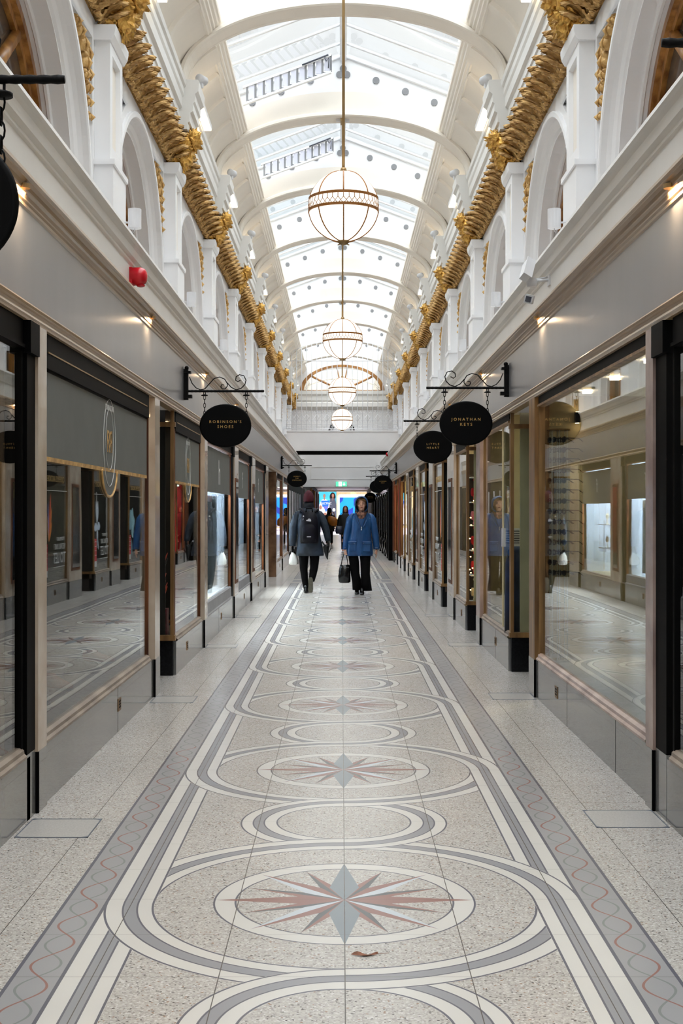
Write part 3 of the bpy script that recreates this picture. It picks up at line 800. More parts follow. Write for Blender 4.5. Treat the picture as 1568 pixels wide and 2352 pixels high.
def wtext(side,root,txt,size,y,z,m,sx=1.,off=.0232,spacing=1.):
    rot=(pi/2,0,pi/2) if side<0 else (pi/2,0,-pi/2)
    return textmesh('lettering',txt,size,m,root,(sx_(side,off),y,z),rot,.0006,sx=sx,spacing=spacing)
OFFW=mat('white_vinyl',(.86,.86,.85),.5,var=.02)
REDV=mat('red_vinyl',(.78,.17,.22),.5,var=.02)

# stall risers as one baseboard per side
bl=struct(empty('baseboard_left')); br=struct(empty('baseboard_right'))
segL=[(-5.2,5.75,(2.3,),None),(6.02,9.5,(8.0,),8.05),(10.82,13.0,(),11.6),(13.27,16.35,(14.6,),14.9),(17.24,20.3,(18.7,),18.4),(20.6,24.3,(22.,),21.5),(27.3,34,(30.,),29.)]
for a,c,j,g in segL: riser(-1,a,c,bl,j,g)
segR=[(-5.2,5.68,(2.3,),None),(6.03,9.47,(6.75,8.2),8.6),(11.08,13.3,(12.0,),12.0),(14.93,16.3,(),15.4)]
for k in range(3,8):
    segR.append((YK(k-1)+1.36,YK(k-1)+2.75,(),YK(k-1)+2.))
for a,c,j,g in segR: riser(1,a,c,br,j,g)

# ---- left side
w=window(-1,-5.1,2.1,'near'); film(-1,w,-5.1,2.1,1.66,2.14)
w=window(-1,2.3,5.66,'near',frame=BLACK)
w=window(-1,6.04,9.36,'shoes',z1=2.10,headm=BLACK); film(-1,w,6.04,9.36,1.665,2.10); gold_line(-1,w,6.04,9.36,1.65,.022)
# oval pendant of the film and its crest
def crest(y,w,s=1.):
    b=MB(); x=sx_(-1,.0245)
    pts=[(y+.24*s*cos(t),1.665+.16*s*sin(t) if t>pi else 1.665) for t in [pi+pi*i/20 for i in range(21)]]
    b.add([(x,a,c) for a,c in pts],[tuple(range(21))],FILM); b.build('frosted_film',w)
    b=MB(); b.tube([(sx_(-1,.0225),y+.25*s*cos(t),1.66+.165*s*sin(t)) for t in [pi+pi*i/24 for i in range(25)]],.007,GOLDM,6)
    b.tube([(sx_(-1,.0225),y+.20*s*cos(t),1.83+.27*s*sin(t)) for t in [2*pi*i/48 for i in range(48)]],.0022,OFFW,5,True)
    b.tube([(sx_(-1,.0225),y+.13*s*cos(t),1.85+.19*s*sin(t)) for t in [2*pi*i/48 for i in range(48)]],.0016,OFFW,5,True)
    b.build('oval_crest',w)
    t=wtext(-1,w,'R',.20*s,y-.035*s,1.83,GOLDM,1.,.022); t2=wtext(-1,w,'R',.20*s,y+.035*s,1.83,GOLDM,-1.,.022)
    wtext(-1,w,"ROBINSON'S",.05*s,y,2.045,OFFW,1.,.022)
crest(7.84,w)
LIN=mat('shoe_box_card',(.55,.42,.30),.6)
blackpost(-1,5.69,5.84); strip(-1,5.85,6.02,MARB)
strip(-1,9.52,9.77,MARB)
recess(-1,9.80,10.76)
w=window(-1,10.86,12.80,'shoes2',z1=2.10,headm=BLACK); film(-1,w,10.86,12.80,1.665,2.10); gold_line(-1,w,10.86,12.8,1.65,.022); crest(11.85,w)
strip(-1,12.98,13.25,MARB)
w=window(-1,13.3,16.3,'curtain',z0=.44,sill=GREY); film(-1,w,13.3,16.3,1.62,2.12); wtext(-1,w,'h',.42,14.9,1.85,OFFW); 
blackpost(-1,16.35,16.55); strip(-1,16.6,17.24,MARB,inset=(16.68,17.1))
w=window(-1,17.28,19.55,'curtain',z0=.44,sill=GREY); film(-1,w,17.28,19.55,1.6,2.12); wtext(-1,w,'f',.34,18.4,1.85,OFFW)
blackpost(-1,19.6,19.8); strip(-1,19.85,20.6,MARB,inset=(20.0,20.4))
w=window(-1,20.65,23.2,'clear'); film(-1,w,20.65,23.2,1.55,2.12); wtext(-1,w,'f',.34,21.9,1.85,OFFW)
blackpost(-1,23.25,23.4); strip(-1,23.4,24.3,MARB)
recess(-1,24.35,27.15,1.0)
r=struct(empty('column')); b=MB(); b.box(-1.575,-1.405,27.1,27.5,0,2.267,BMARB); b.build('brown_marble_pier',r)
w=window(-1,27.6,30.2,'clear'); strip(-1,30.25,30.6,BMARB); w=window(-1,30.65,33.9,'clear')
# black shopfront of the far left unit
r=struct(empty('wall_black_shopfront'))
b=MB(); b.box(-1.50,-1.43,34.0,46,0,2.3,BLACK); b.build('panelling',r)
b=MB()
for y in (34.4,35.2,36.4,37.6,39.2,41.,43.): b.box(-1.43,-1.41,y,y+.08,.3,2.0,PLW)
b.build('white_bead',r)
room(-1,-5,2.1,DARKIN); room(-1,2.2,5.7,BRNIN,lights=6)
room(-1,6.0,9.75,DARKIN,BRNIN,floor=BRNIN,lights=2.5)
room(-1,10.85,13.2,DARKIN,BRNIN,floor=BRNIN,lights=2)
for a,c in ((13.3,16.4),(17.2,19.7)):
    room(-1,a,c,CURT,CURT,floor=CREAMI,depth=.9,lights=170,color=(.9,.95,1))
room(-1,20.6,23.4,CURT,CURT,depth=.9,lights=140,color=(.92,.96,1))
room(-1,27.6,33.9,GREY,CREAMI,lights=16)
# curtains with blue banner behind two left windows
c=empty('window_curtain'); tag(c,'pale pleated curtain in the plain left window beyond the crested ones','curtain')
def pleat(b,y0,y1,z0,z1,x,m,amp=.02,f=30.):
    n=int((y1-y0)*f*2); vs=[]
    for i in range(n+1):
        y=y0+(y1-y0)*i/n; dx=amp*sin(y*f*1.3)+amp*.5*sin(y*f*.6)
        vs += [(x+dx,y,z0),(x+dx*.7,y,z1)]
    b.add(vs,[(2*i,2*i+1,2*i+3,2*i+2) for i in range(n)],m,True)
b=MB(); pleat(b,13.45,16.2,.46,1.60,-1.62,CURT); b.build('pleated_cloth',c)
c2=empty('window_curtain'); tag(c2,'pale pleated curtain with a royal blue banner down its middle','curtain')
b=MB(); pleat(b,17.35,19.5,.46,1.58,-1.66,CURT); b.build('pleated_cloth',c2)
b=MB(); pleat(b,18.1,18.65,.7,1.58,-1.63,CURTB,.01); b.build('blue_banner',c2)
# shoes on show in the two nearest left windows
SHO=mat('brown_shoe_leather',(.42,.22,.12),.25,var=.2); SHO2=mat('black_shoe_leather',(.06,.05,.05),.25); SOLE=mat('shoe_sole',(.15,.10,.07),.6)
def shoe(up):
    r=empty('shoe'); b=MB()
    b.loft([((0,0,.0),.040,.13),((0,0,.012),.041,.132),((0,0,.018),.038,.128)],SOLE,20); b.build('sole',r)
    b=MB(); b.loft([((0,0,.018),.037,.125),((0,-.004,.04),.036,.118),((0,.02,.06),.030,.092),((0,.05,.085),.028,.055),((0,.055,.10),.026,.046)],up,20); b.build('upper',r)
    b=MB(); b.box(-.03,.03,.08,.125,-.02,.003,SOLE); b.build('heel',r)
    return r
sh1=shoe(SHO); sh2=shoe(SHO2)
spots=[(6.6,0),(7.1,1),(7.6,0),(8.4,1),(8.9,0),(11.3,1),(11.9,0),(12.4,1)]
used=[False,False]
for i,(y,t) in enumerate(spots):
    s=(sh1,sh2)[t]; o=s if not used[t] else tree(s); used[t]=True
    o.location=(-1.72,y,.325); o.rotation_euler=(0,0,.5+i*.3)
    tag(o,('brown','black')[t]+f' leather shoe on the display floor behind the {"first" if y<10 else "second"} crested left window','shoe','shoes in the crested left windows')
# red boxed goods and dark sprays by the left recess
BX=mat('patterned_gift_box',(.50,.16,.22),.5,scale=25,rgb2=(.20,.06,.10))
b=MB(); b.box(-1.68,-1.53,11.0,11.15,.30,.55,BX); o=b.build('gift_box'); tag(o,'dark red patterned gift box low in the return window beside the black left plinth','box')
FLM=mat('red_orange_petals',(.80,.24,.12),.5,scale=20,rgb2=(.45,.08,.06))
b=MB()
for i in range(16):
    a=random.uniform(0,6.28); z=random.uniform(.62,1.25); b.tube([(-1.60,11.08,.55),(-1.60+.03*cos(a),11.08+.03*sin(a),z),(-1.60+.07*cos(a),11.08+.07*sin(a),z+.1)],[.004,.012,.003],FLM if z<.8 or i%3==0 else DARKIN,6)
o=b.build('dried_flower_spray'); tag(o,'spray of dark and red dried flowers standing on the red gift box','flowers')
# brass rail of lights / goods in dark near left window are not visible

# ---- right side
w=window(1,-5.1,2.1,'near'); w=window(1,2.3,5.62,'near',frame=BLACK)
blackpost(1,5.69,5.88); strip(1,5.89,6.03,MARBP)
w=window(1,6.06,9.45,'optician',z1=2.2,frame=BRONZE,sill=MARBP)
strip(1,9.50,9.78,BRONZE)
recess(1,9.84,11.02,.7)
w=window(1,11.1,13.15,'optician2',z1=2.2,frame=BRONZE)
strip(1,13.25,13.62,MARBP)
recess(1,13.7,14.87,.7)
w=window(1,14.97,16.25,'toys',frame=BRONZE); strip(1,16.35,17.35,MARB,inset=(16.6,17.1))
def flower(side,root,y,z,kind):
    cols={'bird':[(.80,.30,.16),(.92,.55,.20),(.55,.60,.85),(.86,.70,.45)],'orchid':[(.80,.84,.88),(.72,.78,.84)],'blue':[(.55,.75,.82),(.48,.68,.75)]}[kind]
    ms=[mat(f'petal_print_{kind}_{i}',c_,.6,var=.05) for i,c_ in enumerate(cols)]
    b=MB(); x=sx_(side,.0265)
    def pet(a,l,wd,m,c0=(0,0)):
        n=10; up=[];dn=[]
        for i in range(n+1):
            t=i/n; q=wd*sin(pi*t)**.8
            up.append((x,y+c0[0]+l*t*sin(a)+q*cos(a),z+c0[1]+l*t*cos(a)-q*sin(a))); dn.append((x,y+c0[0]+l*t*sin(a)-q*cos(a),z+c0[1]+l*t*cos(a)+q*sin(a)))
        x_=sx_(side,.0265-random.random()*.001)
        vs=[(x_,p[1],p[2]) for p in up+dn[::-1]]
        b.add(vs,[(i,i+1,2*n-i,2*n+1-i) for i in range(n)],m)
    if kind=='bird':
        pet(.12,.75,.05,ms[0]); pet(.3,.55,.045,ms[1]); pet(-.12,.62,.022,ms[2]); pet(-.35,.5,.02,ms[3]); pet(.55,.35,.04,ms[1])
    elif kind=='orchid':
        for a in (-.25,.2): pet(a,.42,.09,ms[0],(0,.25))
        pet(1.6,.3,.08,ms[1],(0,.2)); pet(-1.7,.3,.08,ms[1],(0,.2)); pet(3.0,.28,.06,ms[0],(0,.2)); pet(2.6,.25,.05,ms[1],(0,-.02))
    else:
        for a in (.3,-.6,1.4,-1.5,2.5): pet(a,.36,.14,ms[0] if a>0 else ms[1],(0,.2))
        pet(3.0,.4,.05,ms[1],(0,-.1))
    b.build('printed_flower',root)
def tolet(k,kind):
    y0=YK(k-1)+1.34; y1=YK(k-1)+2.84
    recess(1,YK(k-1)+.2,YK(k-1)+1.3,.7)
    w=window(1,y0,y1,'tolet',frame=BRONZE); film(1,w,y0,y1,.34,2.15,TOLET)
    gold_line(1,w,y0,y1,1.72,.01,OFFW)
    wtext(1,w,"QUEEN'S ARCADE",.13,(y0+y1)/2,1.90,GILTL,1.05)
    flower(1,w,y0+.35,.95,kind)
    wtext(1,w,'PROMINENT',.085,y1-.40,.98,OFFW); wtext(1,w,'RETAIL UNIT',.125,y1-.45,.86,OFFW); wtext(1,w,'TO LET',.24,y1-.45,.68,OFFW)
    b=MB(); b.box(sx_(1,.025),sx_(1,.026),y1-.85,y1-.1,.545,.555,OFFW); b.box(sx_(1,.025),sx_(1,.026),y0+.08,y0+.27,.50,.92,REDV); b.box(sx_(1,.0245),sx_(1,.025),y0+.08,y0+.27,.42,.52,OFFW)
    for i,z in enumerate((.86,.78,.70,.62)): b.box(sx_(1,.024),sx_(1,.025),y0+.11,y0+.24,z,z+.012,OFFW)
    b.build('agent_sticker',w)
    strip(1,YK(k-1)+2.88,YK(k-1)+3.78,MARB,inset=(YK(k-1)+3.0,YK(k-1)+3.6))
    # the same dark film closes the glazed return beside the door
    r=struct(empty('wall_film_return')); b=MB(); b.box(sx_(1,.06),sx_(1,.7),YK(k-1)+1.335,YK(k-1)+1.345,.34,2.13,TOLET); b.build('dark_film',r)
    room(1,y0-.05,y1+.1,DARKIN,DARKIN,floor=BRNIN)
tolet(3,'bird'); tolet(4,'orchid'); tolet(5,'blue')
for k,colr in ((6,(1,.75,.3)),(7,(1,.5,.4))):
    recess(1,YK(k-1)+.2,YK(k-1)+1.3,.7); w=window(1,YK(k-1)+1.34,YK(k-1)+2.72,'x',frame=BRONZE)
    strip(1,YK(k-1)+2.78,YK(k-1)+3.78,TIMB); room(1,YK(k-1)+1.4,YK(k-1)+2.8,(OLIVE if k==6 else REDV),CREAMI,lights=14,color=colr)
riser(1,36,37,br)
# black fluted shopfront with curved silver canopy, far right
r=struct(empty('wall_black_shopfront_right'))
b=MB()
b.box(1.50,1.56,37.0,58,0,2.25,BLACK)
b.box(1.36,1.52,36.2,36.9,0,2.3,BLACK)
b.build('panelling',r)
b=MB()
for i,y in enumerate((38,40.,42.5,45.,48,52,56)):
    b.box(1.38,1.50,y,y+1.0,.0,1.98,BLACK)
b.build('black_pier',r)
b=MB()
for i,y in enumerate((38,40.,42.5,45.,48,52,56)):
    b.tube([(1.37,y,.05),(1.30,y,.35),(1.30,y,.45),(1.37,y,.62),(1.37,y,.72),(1.345,y,.8),(1.345,y,1.80),(1.30,y,1.9),(1.33,y,1.98)],.014,CHROME,6)
b.build('silver_edging',r)
b=MB(); b.ext([(1.34,2.00),(1.30,2.08),(1.30,2.2),(1.34,2.34),(1.5,2.36),(1.5,2.0)],37.0,58,CHROME,closed=True,cap=True); b.build('silver_canopy',r)

room(1,-5,2.1,CREAMI,lights=10); room(1,2.2,5.7,GREY,WHITE,lights=9,color=(.95,.97,1))
# optician interiors
r=room(1,6.0,9.8,OLIVE,OLIVE,floor=GREY,depth=1.7,lights=3.2,color=(1,.9,.68))
r=room(1,11.05,13.6,OLIVE,CREAMI,floor=CREAMI,depth=1.5,lights=6,color=(1,.9,.7))
r=room(1,14.9,17.3,CREAMI,BRNIN,floor=CREAMI,lights=7)
# ------------------------------------------------------------------ hanging signs
def scroll(cx,cz,r0,r1,a0,a1,n=26): return [((cx+(r0+(r1-r0)*i/n)*cos(a0+(a1-a0)*i/n)),0,cz+(r0+(r1-r0)*i/n)*sin(a0+(a1-a0)*i/n)) for i in range(n+1)]
def sign(side,y,lines,label,zc=2.185):
    """local x runs from the wall (0) into the arcade (+) ; mirrored by side"""
    r=empty('hanging_sign')
    xw=CX+side*(1.445+.012); r.location=(xw,y,0)
    s=-side
    def T(pts): return [(s*x,yy,z) for x,yy,z in pts]
    zb=2.50
    b=MB()
    n=40; path=[(s*(.02+.71*i/n),0,zb) for i in range(n+1)]
    b.tube(path,[.0105+.002*(i%2) for i in range(n+1)],IRON,8); b.build('twisted_bar',r)
    b=MB(); b.box(0,s*.04,-.022,.022,2.42,2.70,IRON); b.box(0,s*.065,-.035,.035,2.66,2.68,IRON); b.ell((s*.025,0,2.71),.02,.02,.02,IRON,10,6); b.box(0,s*.075,-.03,.03,2.435,2.465,IRON); b.build('wall_plate',r)
    b=MB()
    c1=[(.05,0,2.63),(.075,0,2.57),(.11,0,2.53),(.15,0,2.512),(.19,0,2.52),(.235,0,2.57),(.275,0,2.615),(.325,0,2.628),(.37,0,2.61),(.395,0,2.57),(.395,0,2.545),(.375,0,2.52),(.35,0,2.52),(.335,0,2.54),(.345,0,2.56),(.365,0,2.555)]
    b.tube(T(c1),.0045,IRON,6)
    c2=[(.39,0,2.58),(.43,0,2.535),(.475,0,2.512),(.52,0,2.525),(.555,0,2.56),(.565,0,2.60),(.545,0,2.64),(.505,0,2.65),(.475,0,2.63),(.47,0,2.60),(.49,0,2.585),(.515,0,2.60)]
    b.tube(T(c2),.0045,IRON,6); b.build('scrollwork',r)
    xc=.378
    for dx in (-.20,.20):
        b=MB()
        x=xc+dx*.95
        b.lathe([(.0,-.012),(.03,-.008),(.03,.0),(0,.008)],(s*x,0,2.465),14,IRON)
        b.tube([(s*(x-.008),0,2.49),(s*(x-.008),0,2.46)],.004,IRON,6); b.tube([(s*(x+.008),0,2.49),(s*(x+.008),0,2.46)],.004,IRON,6)
        for i in range(5):
            z=2.442-i*.036; q=[]
            for a in [2*pi*t/10 for t in range(10)]:
                u=.0095*cos(a); v=.024*sin(a)
                q.append((s*x+(u if i%2==0 else 0),(0 if i%2==0 else u),z+v))
            b.tube(q,.0028,IRON,5,True)
        b.build('chain',r)
    b=MB(); m=56; A,B_=.2225,.1845
    ring=[(s*xc+A*cos(2*pi*i/m),zc+B_*sin(2*pi*i/m)) for i in range(m)]
    b.plate(ring,[],lambda u,v,d:(u,-.012+d,v),SIGNB,.024); board=b.build('oval_board',r)
    b=MB(); b.tube([(u,0,v) for u,v in ring],.0135,SIGNB,6,True); b.build('rim',board)
    h=.032 if len(lines)<3 else .028
    for i,t in enumerate(lines):
        textmesh('lettering',t,h*1.12,GILTL,board,(s*xc,-.0135,zc+.012+(len(lines)-1)*.5*.045-i*.045),(pi/2,0,0),.0006,spacing=1.55)
    tag(r,label,'hanging sign','oval black hanging shop signs')
    return r
SIGNB=mat('black_sign_board',(.025,.025,.03),.55,var=.05,spec=.1)
SG='oval black shop sign reading '
sign(-1,11.45,["ROBINSON'S","SHOES"],SG+"ROBINSON'S SHOES, on a scrolled iron bracket")
sign(1,11.15,["JONATHAN","KEYS"],SG+"JONATHAN KEYS, nearest of the right signs in full view")
sign(1,15.2,["LITTLE","HEART"],SG+"LITTLE HEART, partly behind the JONATHAN KEYS sign")
sign(-1,29.8,["DUNN'S","THE","JEWELLERS"],SG+"DUNN'S THE JEWELLERS, above the backpacker")
sign(1,33.6,["LAUREN","MAY"],SG+"LAUREN MAY, the largest of three overlapping far signs")
sign(1,38.8,[],'oval black shop sign mostly hidden behind the LAUREN MAY sign')
sign(1,48.4,["MARTEN","CAFE BAR"],'smallest and lowest oval black shop sign in front of the silver canopy',1.95)
sign(-1,3.2,[],'oval black shop sign cut off by the left edge of the photo')
sign(1,2.95,[],'black iron sign bar whose tip pokes in at the upper right edge')

# fire alarm, camera, floodlight, exit sign
def alarm(loc,s,label,sc=1.):
    r=empty('fire_alarm_sounder',loc); b=MB(); b.box(0,s*.02,-.055,.055,-.055,.055,REDP); place(b.build('base'),r)
    b=MB(); b.lathe([(.045,.0),(.062,.01),(.062,.075),(.05,.10),(.03,.112),(0,.115)],(0,0,0),24,REDP,True,axis='x'); o=b.build('sounder'); place(o,r); o.scale=(s,1,1)
    b=MB(); b.ell((s*.07,0,-.062),.03,.03,.012,REDP,12,6); place(b.build('beacon'),r)
    r.scale=(sc,sc,sc); tag(r,label,'fire alarm'); return r
def frz(side): return CX+side*(1.445+.012)
alarm((frz(-1),8.55,3.0),1,'glossy red fire alarm sounder on the left white frieze')
alarm((frz(1),39.0,3.19),-1,'tiny red fire alarm at the right end of the black beam',.9)
r=empty('security_camera',(frz(1),8.95,3.02))
b=MB(); b.tube([(0,0,.03),(-.10,-.02,.02)],.010,PLW); b.tube([(0,.04,.06),(-.11,-.01,.03),(-.12,-.02,-.02)],.006,PLW,6); b.box(-.01,.0,-.04,.05,-.01,.08,PLW); place(b.build('bracket'),r)
b=MB(); b.lathe([(0,-.03),(.035,-.03),(.04,.0),(.03,.03),(0,.035)],(-.13,-.02,.01),16,PLW); place(b.build('joint'),r)
b=MB(); b.box(-.028,.028,-.09,.09,-.035,.035,PLW); b.box(-.034,.034,-.11,.10,.035,.042,PLW); o=b.build('camera_body'); place(o,r,(-.17,-.05,.09)); o.rotation_euler=(.9,.5,.2)
b=MB(); b.box(-.03,.03,-.03,.03,-.03,.03,PLW); b.box(-.02,.02,-.035,-.03,-.02,.02,DGREY); o=b.build('sensor_box'); place(o,r,(-.15,-.03,-.11)); o.rotation_euler=(.2,.3,-.3)
tag(r,'white security camera with sensor box on a bracket on the right white frieze','security camera')
# small spotlights high on the upper cornices
sp0=empty('spotlight')
b=MB(); b.lathe([(0,-.06),(.045,-.06),(.05,.06),(0,.065)],(0,0,.05),16,PLW,True,axis='y'); place(b.build('lamp_head'),sp0)
b=MB(); b.box(-.015,.015,-.015,.015,-.04,.04,PLW); place(b.build('base'),sp0)
first=True
for side,nm in ((-1,'left'),(1,'right')):
    for k in range(1,7):
        o=sp0 if first else tree(sp0); first=False
        o.location=(CX+side*1.53,YK(k)+.05,5.99+.02); o.rotation_euler=(0,0,.4*side)
        tag(o,f'little white spotlight on the {nm} upper cornice above the {ORD[k]} pilaster','spotlight','spotlights on the upper cornices')
# warm downlights tucked under the tan cornice
d0=empty('downlight')
b=MB(); b.lathe([(.022,0),(.026,0),(.026,.02),(.022,.02)],(0,0,0),16,BRASS,False); place(b.build('rim'),d0)
b=MB(); b.lathe([(0,.004),(.022,.004)],(0,0,0),16,emis('warm_led',(1,.78,.5),1.5)); place(b.build('lens'),d0)
first=True
for side,nm in ((-1,'left'),(1,'right')):
    for k in range(-3,3):
        o=d0 if first else tree(d0); first=False
        o.location=(CX+side*(1.445-.028),YK(k)-.5,2.822)
        l=area_light('glow',(0,0,-.004),(0,side*radians(28),0),.025,.16,.75,(1,.70,.42),o,spread=radians(170)); l.rotation_euler=(0,-side*radians(20),0)
        tag(o,f'tiny warm downlight under the {nm} tan cornice near the {ORD[k] if k>=0 else "nearest"} pilaster','downlight','warm downlights under the tan cornices')

# ------------------------------------------------------------------ far end: bridge, end wall, corridor
YB=39.15
r=struct(empty('beam_bridge'))
b=MB(); b.box(CX-1.76,CX+1.76,YB,YB+.55,3.30,3.93,WHITE); b.build('parapet',r)
b=MB(); b.box(CX-1.76,CX+1.76,YB-.03,YB+.55,3.20,3.30,BLACK); b.build('black_soffit_beam',r)
b=MB(); b.box(CX-1.76,CX+1.76,YB-.02,YB+.06,3.90,3.94,WHITE); b.build('coping',r)
# iron screen standing on the bridge
r=empty('iron_screen',(CX,YB+.05,3.93)); tag(r,'tall white wrought iron screen of upright bars and scrolls standing on the white bridge','railing')
b0=MB(); b0.tube([(0,0,0),(0,0,1)],.011,PLW,6); q=b0.build('upright_bar',r); nb=23
for i in range(nb):
    x=-1.74+3.48*i/(nb-1); zt=2.2+.72*sqrt(max(0,1-(x/1.78)**2))+(.12 if i%2 else 0)
    o=q if i==0 else q.copy()
    if i: COL.objects.link(o); o.parent=r
    o.location=(x,0,0); o.scale=(1,1,zt)
b=MB()
for z,rad in ((.06,.012),(.20,.009),(2.18,.012)): b.tube([(-1.76,0,z),(1.76,0,z)],rad,PLW,6)
b.tube([(-1.76*cos(pi*i/30),0,2.18+.62*sin(pi*i/30)) for i in range(31)],.010,PLW,6)
b.build('rail',r)
b=MB()
for i in range(0,nb-2,2):
    x0=-1.74+3.48*i/(nb-1); d=3.48/(nb-1)
    b.tube([(x0,0,.30),(x0+d,0,.52),(x0+2*d,0,.30)],.008,PLW,5); b.tube([(x0,0,.52),(x0+d,0,.30),(x0+2*d,0,.52)],.008,PLW,5)
for i in range(nb):
    x=-1.74+3.48*i/(nb-1)
    for s in (-1,1):
        for z,f in ((.11,1),(.29,1),(.60,-1)):
            b.tube([(x+s*(.055-rr*cos(a))*1.0,0,z+f*rr*sin(a)) for a,rr in [(t*.5,.05-.0034*t) for t in range(11)]],.0065,PLW,4)
b.build('scrollwork',r)
# end wall with fanlight arch
YW=46.0; YW2=YW
r=struct(empty('wall_end'))
b=MB()
arc=[(1.52*cos(pi*i/24),5.84+.94*sin(pi*i/24)) for i in range(25)]
b.plate([(-1.95,3.2),(1.95,3.2),(1.95,7.7),(-1.95,7.7)],[arc],lambda u,v,d:(CX+u,YW+d,v),WHITE,.1)
b.build('plaster',r)
b=MB(); b.ext([(YW,5.80),(YW-.16,5.80),(YW-.15,5.70),(YW-.10,5.64),(YW-.10,5.5),(YW-.04,5.46),(YW-.14,5.40),(YW-.14,5.26),(YW-.05,5.18),(YW,5.16)],0,0,STUCC)
b=MB()
pr=[(0,5.82),(-.20,5.82),(-.19,5.70),(-.12,5.64),(-.12,5.48),(-.05,5.44),(-.16,5.38),(-.16,5.24),(-.06,5.16),(-.02,5.12),(0,5.12)]
vs=[(CX-1.9,YW+a,z) for a,z in pr]+[(CX+1.9,YW+a,z) for a,z in pr]; n=len(pr)
b.add(vs,[(i,i+1,n+i+1,n+i) for i in range(n-1)],STUCC); b.build('cornice_moulding',r)
f=struct(empty('window_fanlight'))
b=MB()
vs=[]
for i in range(41):
    a=pi*i/40
    for rr,dy in ((1.0,-.05),(1.0,.05),(.91,.05),(.91,-.05)): vs.append((CX+1.54*rr*cos(a),YW+dy,5.83+.95*rr*sin(a)))
b.add(vs,[(i*4+j,i*4+(j+1)%4,(i+1)*4+(j+1)%4,(i+1)*4+j) for i in range(40) for j in range(4)],OAK)
for a in (38,90-8,90+8,142):
    aa=radians(a); b.tube([(CX+.25*cos(aa)+0,YW,5.83+.15*sin(aa)),(CX+1.45*cos(aa),YW,5.83+.88*sin(aa))],.04 if a in(38,142) else .022,OAK,6)
b.box(CX-1.5,CX+1.5,YW-.05,YW+.05,5.80,5.86,OAK); b.build('fan_frame',f)
b=MB(); b.plate([(1.5*cos(pi*i/24),5.84+.92*sin(pi*i/24)) for i in range(25)],[],lambda u,v,d:(CX+u,YW+.02+d,v),ROOFG); b.build('pane',f)
# round iron ornament on the end wall behind the last globe
r=empty('wall_clock',(CX-.02,YW-.08,4.30)); tag(r,'round black iron clock with open scrolled rim, half hidden by the furthest globe lamp','clock')
b=MB(); b.tube([(.46*cos(2*pi*i/40),0,.46*sin(2*pi*i/40)) for i in range(40)],.03,IRON,8,True); b.tube([(.34*cos(2*pi*i/40),0,.34*sin(2*pi*i/40)) for i in range(40)],.015,IRON,8,True)
for i in range(12):
    a=i*pi/6; b.tube([(.34*cos(a),0,.34*sin(a)),(.40*cos(a+.1),0,.40*sin(a+.1)),(.46*cos(a),0,.46*sin(a))],.014,IRON,6)
place(b.build('rim'),r)
b=MB(); b.lathe([(0,-.005),(.33,-.005),(.33,.03),(0,.03)],(0,0,0),32,PLW,False,axis='y'); place(b.build('dial'),r)
b=MB(); b.tube([(0,-.02,0),(0,-.02,.24)],.01,IRON,5); b.tube([(0,-.02,0),(.15,-.02,-.08)],.01,IRON,5); place(b.build('hands'),r)
# lower header wall above the corridor mouth
r=struct(empty('wall_header'))
b=MB(); b.box(CX-1.9,CX+1.9,YW,YW+.3,2.32,3.2,WHITE); b.build('plaster',r)
b=MB()
for a in ((-1.15,1.15,2.60,2.615),(-1.15,1.15,3.04,3.055),(-1.15,-1.135,2.6,3.05),(1.135,1.15,2.6,3.05)): b.box(CX+a[0],CX+a[1],YW-.012,YW,a[2],a[3],STUCC)
b.build('panel_moulding',r)
r=empty('exit_sign',(CX-.03,YW-.05,2.42)); tag(r,'small lit green exit sign with white figure and arrow over the far opening','exit sign')
EXG=emis('lit_exit_green',(.35,.85,.62),.9); EXW=emis('lit_exit_white',(.95,1,.97),1.4)
b=MB(); b.box(-.21,.21,-.03,.04,-.095,.095,PLW); place(b.build('case'),r)
b=MB(); b.box(-.20,.20,-.034,-.03,-.085,.085,EXG); place(b.build('green_panel'),r)
b=MB(); b.box(-.10,.02,-.037,-.034,-.08,.08,EXW); b.add([(.05,-.037,0),(.15,-.037,0),(.10,-.037,-.06)],[(0,1,2)],EXW); b.box(.085,.115,-.037,-.034,0,.06,EXW); place(b.build('pictogram'),r)
b=MB(); b.ell((-.03,-.039,.05),.014,.002,.014,EXG,8,6); b.tube([(-.03,-.039,.035),(-.045,-.039,-.01),(-.02,-.039,-.04),(-.05,-.039,-.07)],.010,EXG,5); b.tube([(-.045,-.039,-.01),(-.075,-.039,-.05)],.008,EXG,5); b.tube([(-.06,-.039,.02),(0,-.039,.01)],.007,EXG,5); place(b.build('running_figure'),r)
# corridor to the street
r=struct(empty('wall_corridor'))
b=MB(); b.box(-1.9,-1.44,46.31,78,0,2.74,DARKIN); b.box(1.56,2.0,46.31,78,0,2.74,DARKIN); b.box(-2.2,2.2,YW+.31,78,2.74,2.9,WARMW); b.box(-2.2,2.2,77.6,78,2.66,2.9,CREAMI); b.build('lining',r)
b=MB()
for i,y in enumerate((58,62,66,70,73.5,76.5)): b.box(-1.44,-1.36,y,y+.35,0,2.5,(OAK,TIMB)[i%2]); 
b.build('timber_post',r)
b=MB()
for i,y in enumerate((48,50.5,53,55.5)): b.box(-1.44,-1.38,y,y+.12,.3,2.3,PLW)
b.build('white_post',r)
area_light('corridor_light',(CX,60,2.72),(0,0,0),1.0,24,60,(1,.97,.9),r)
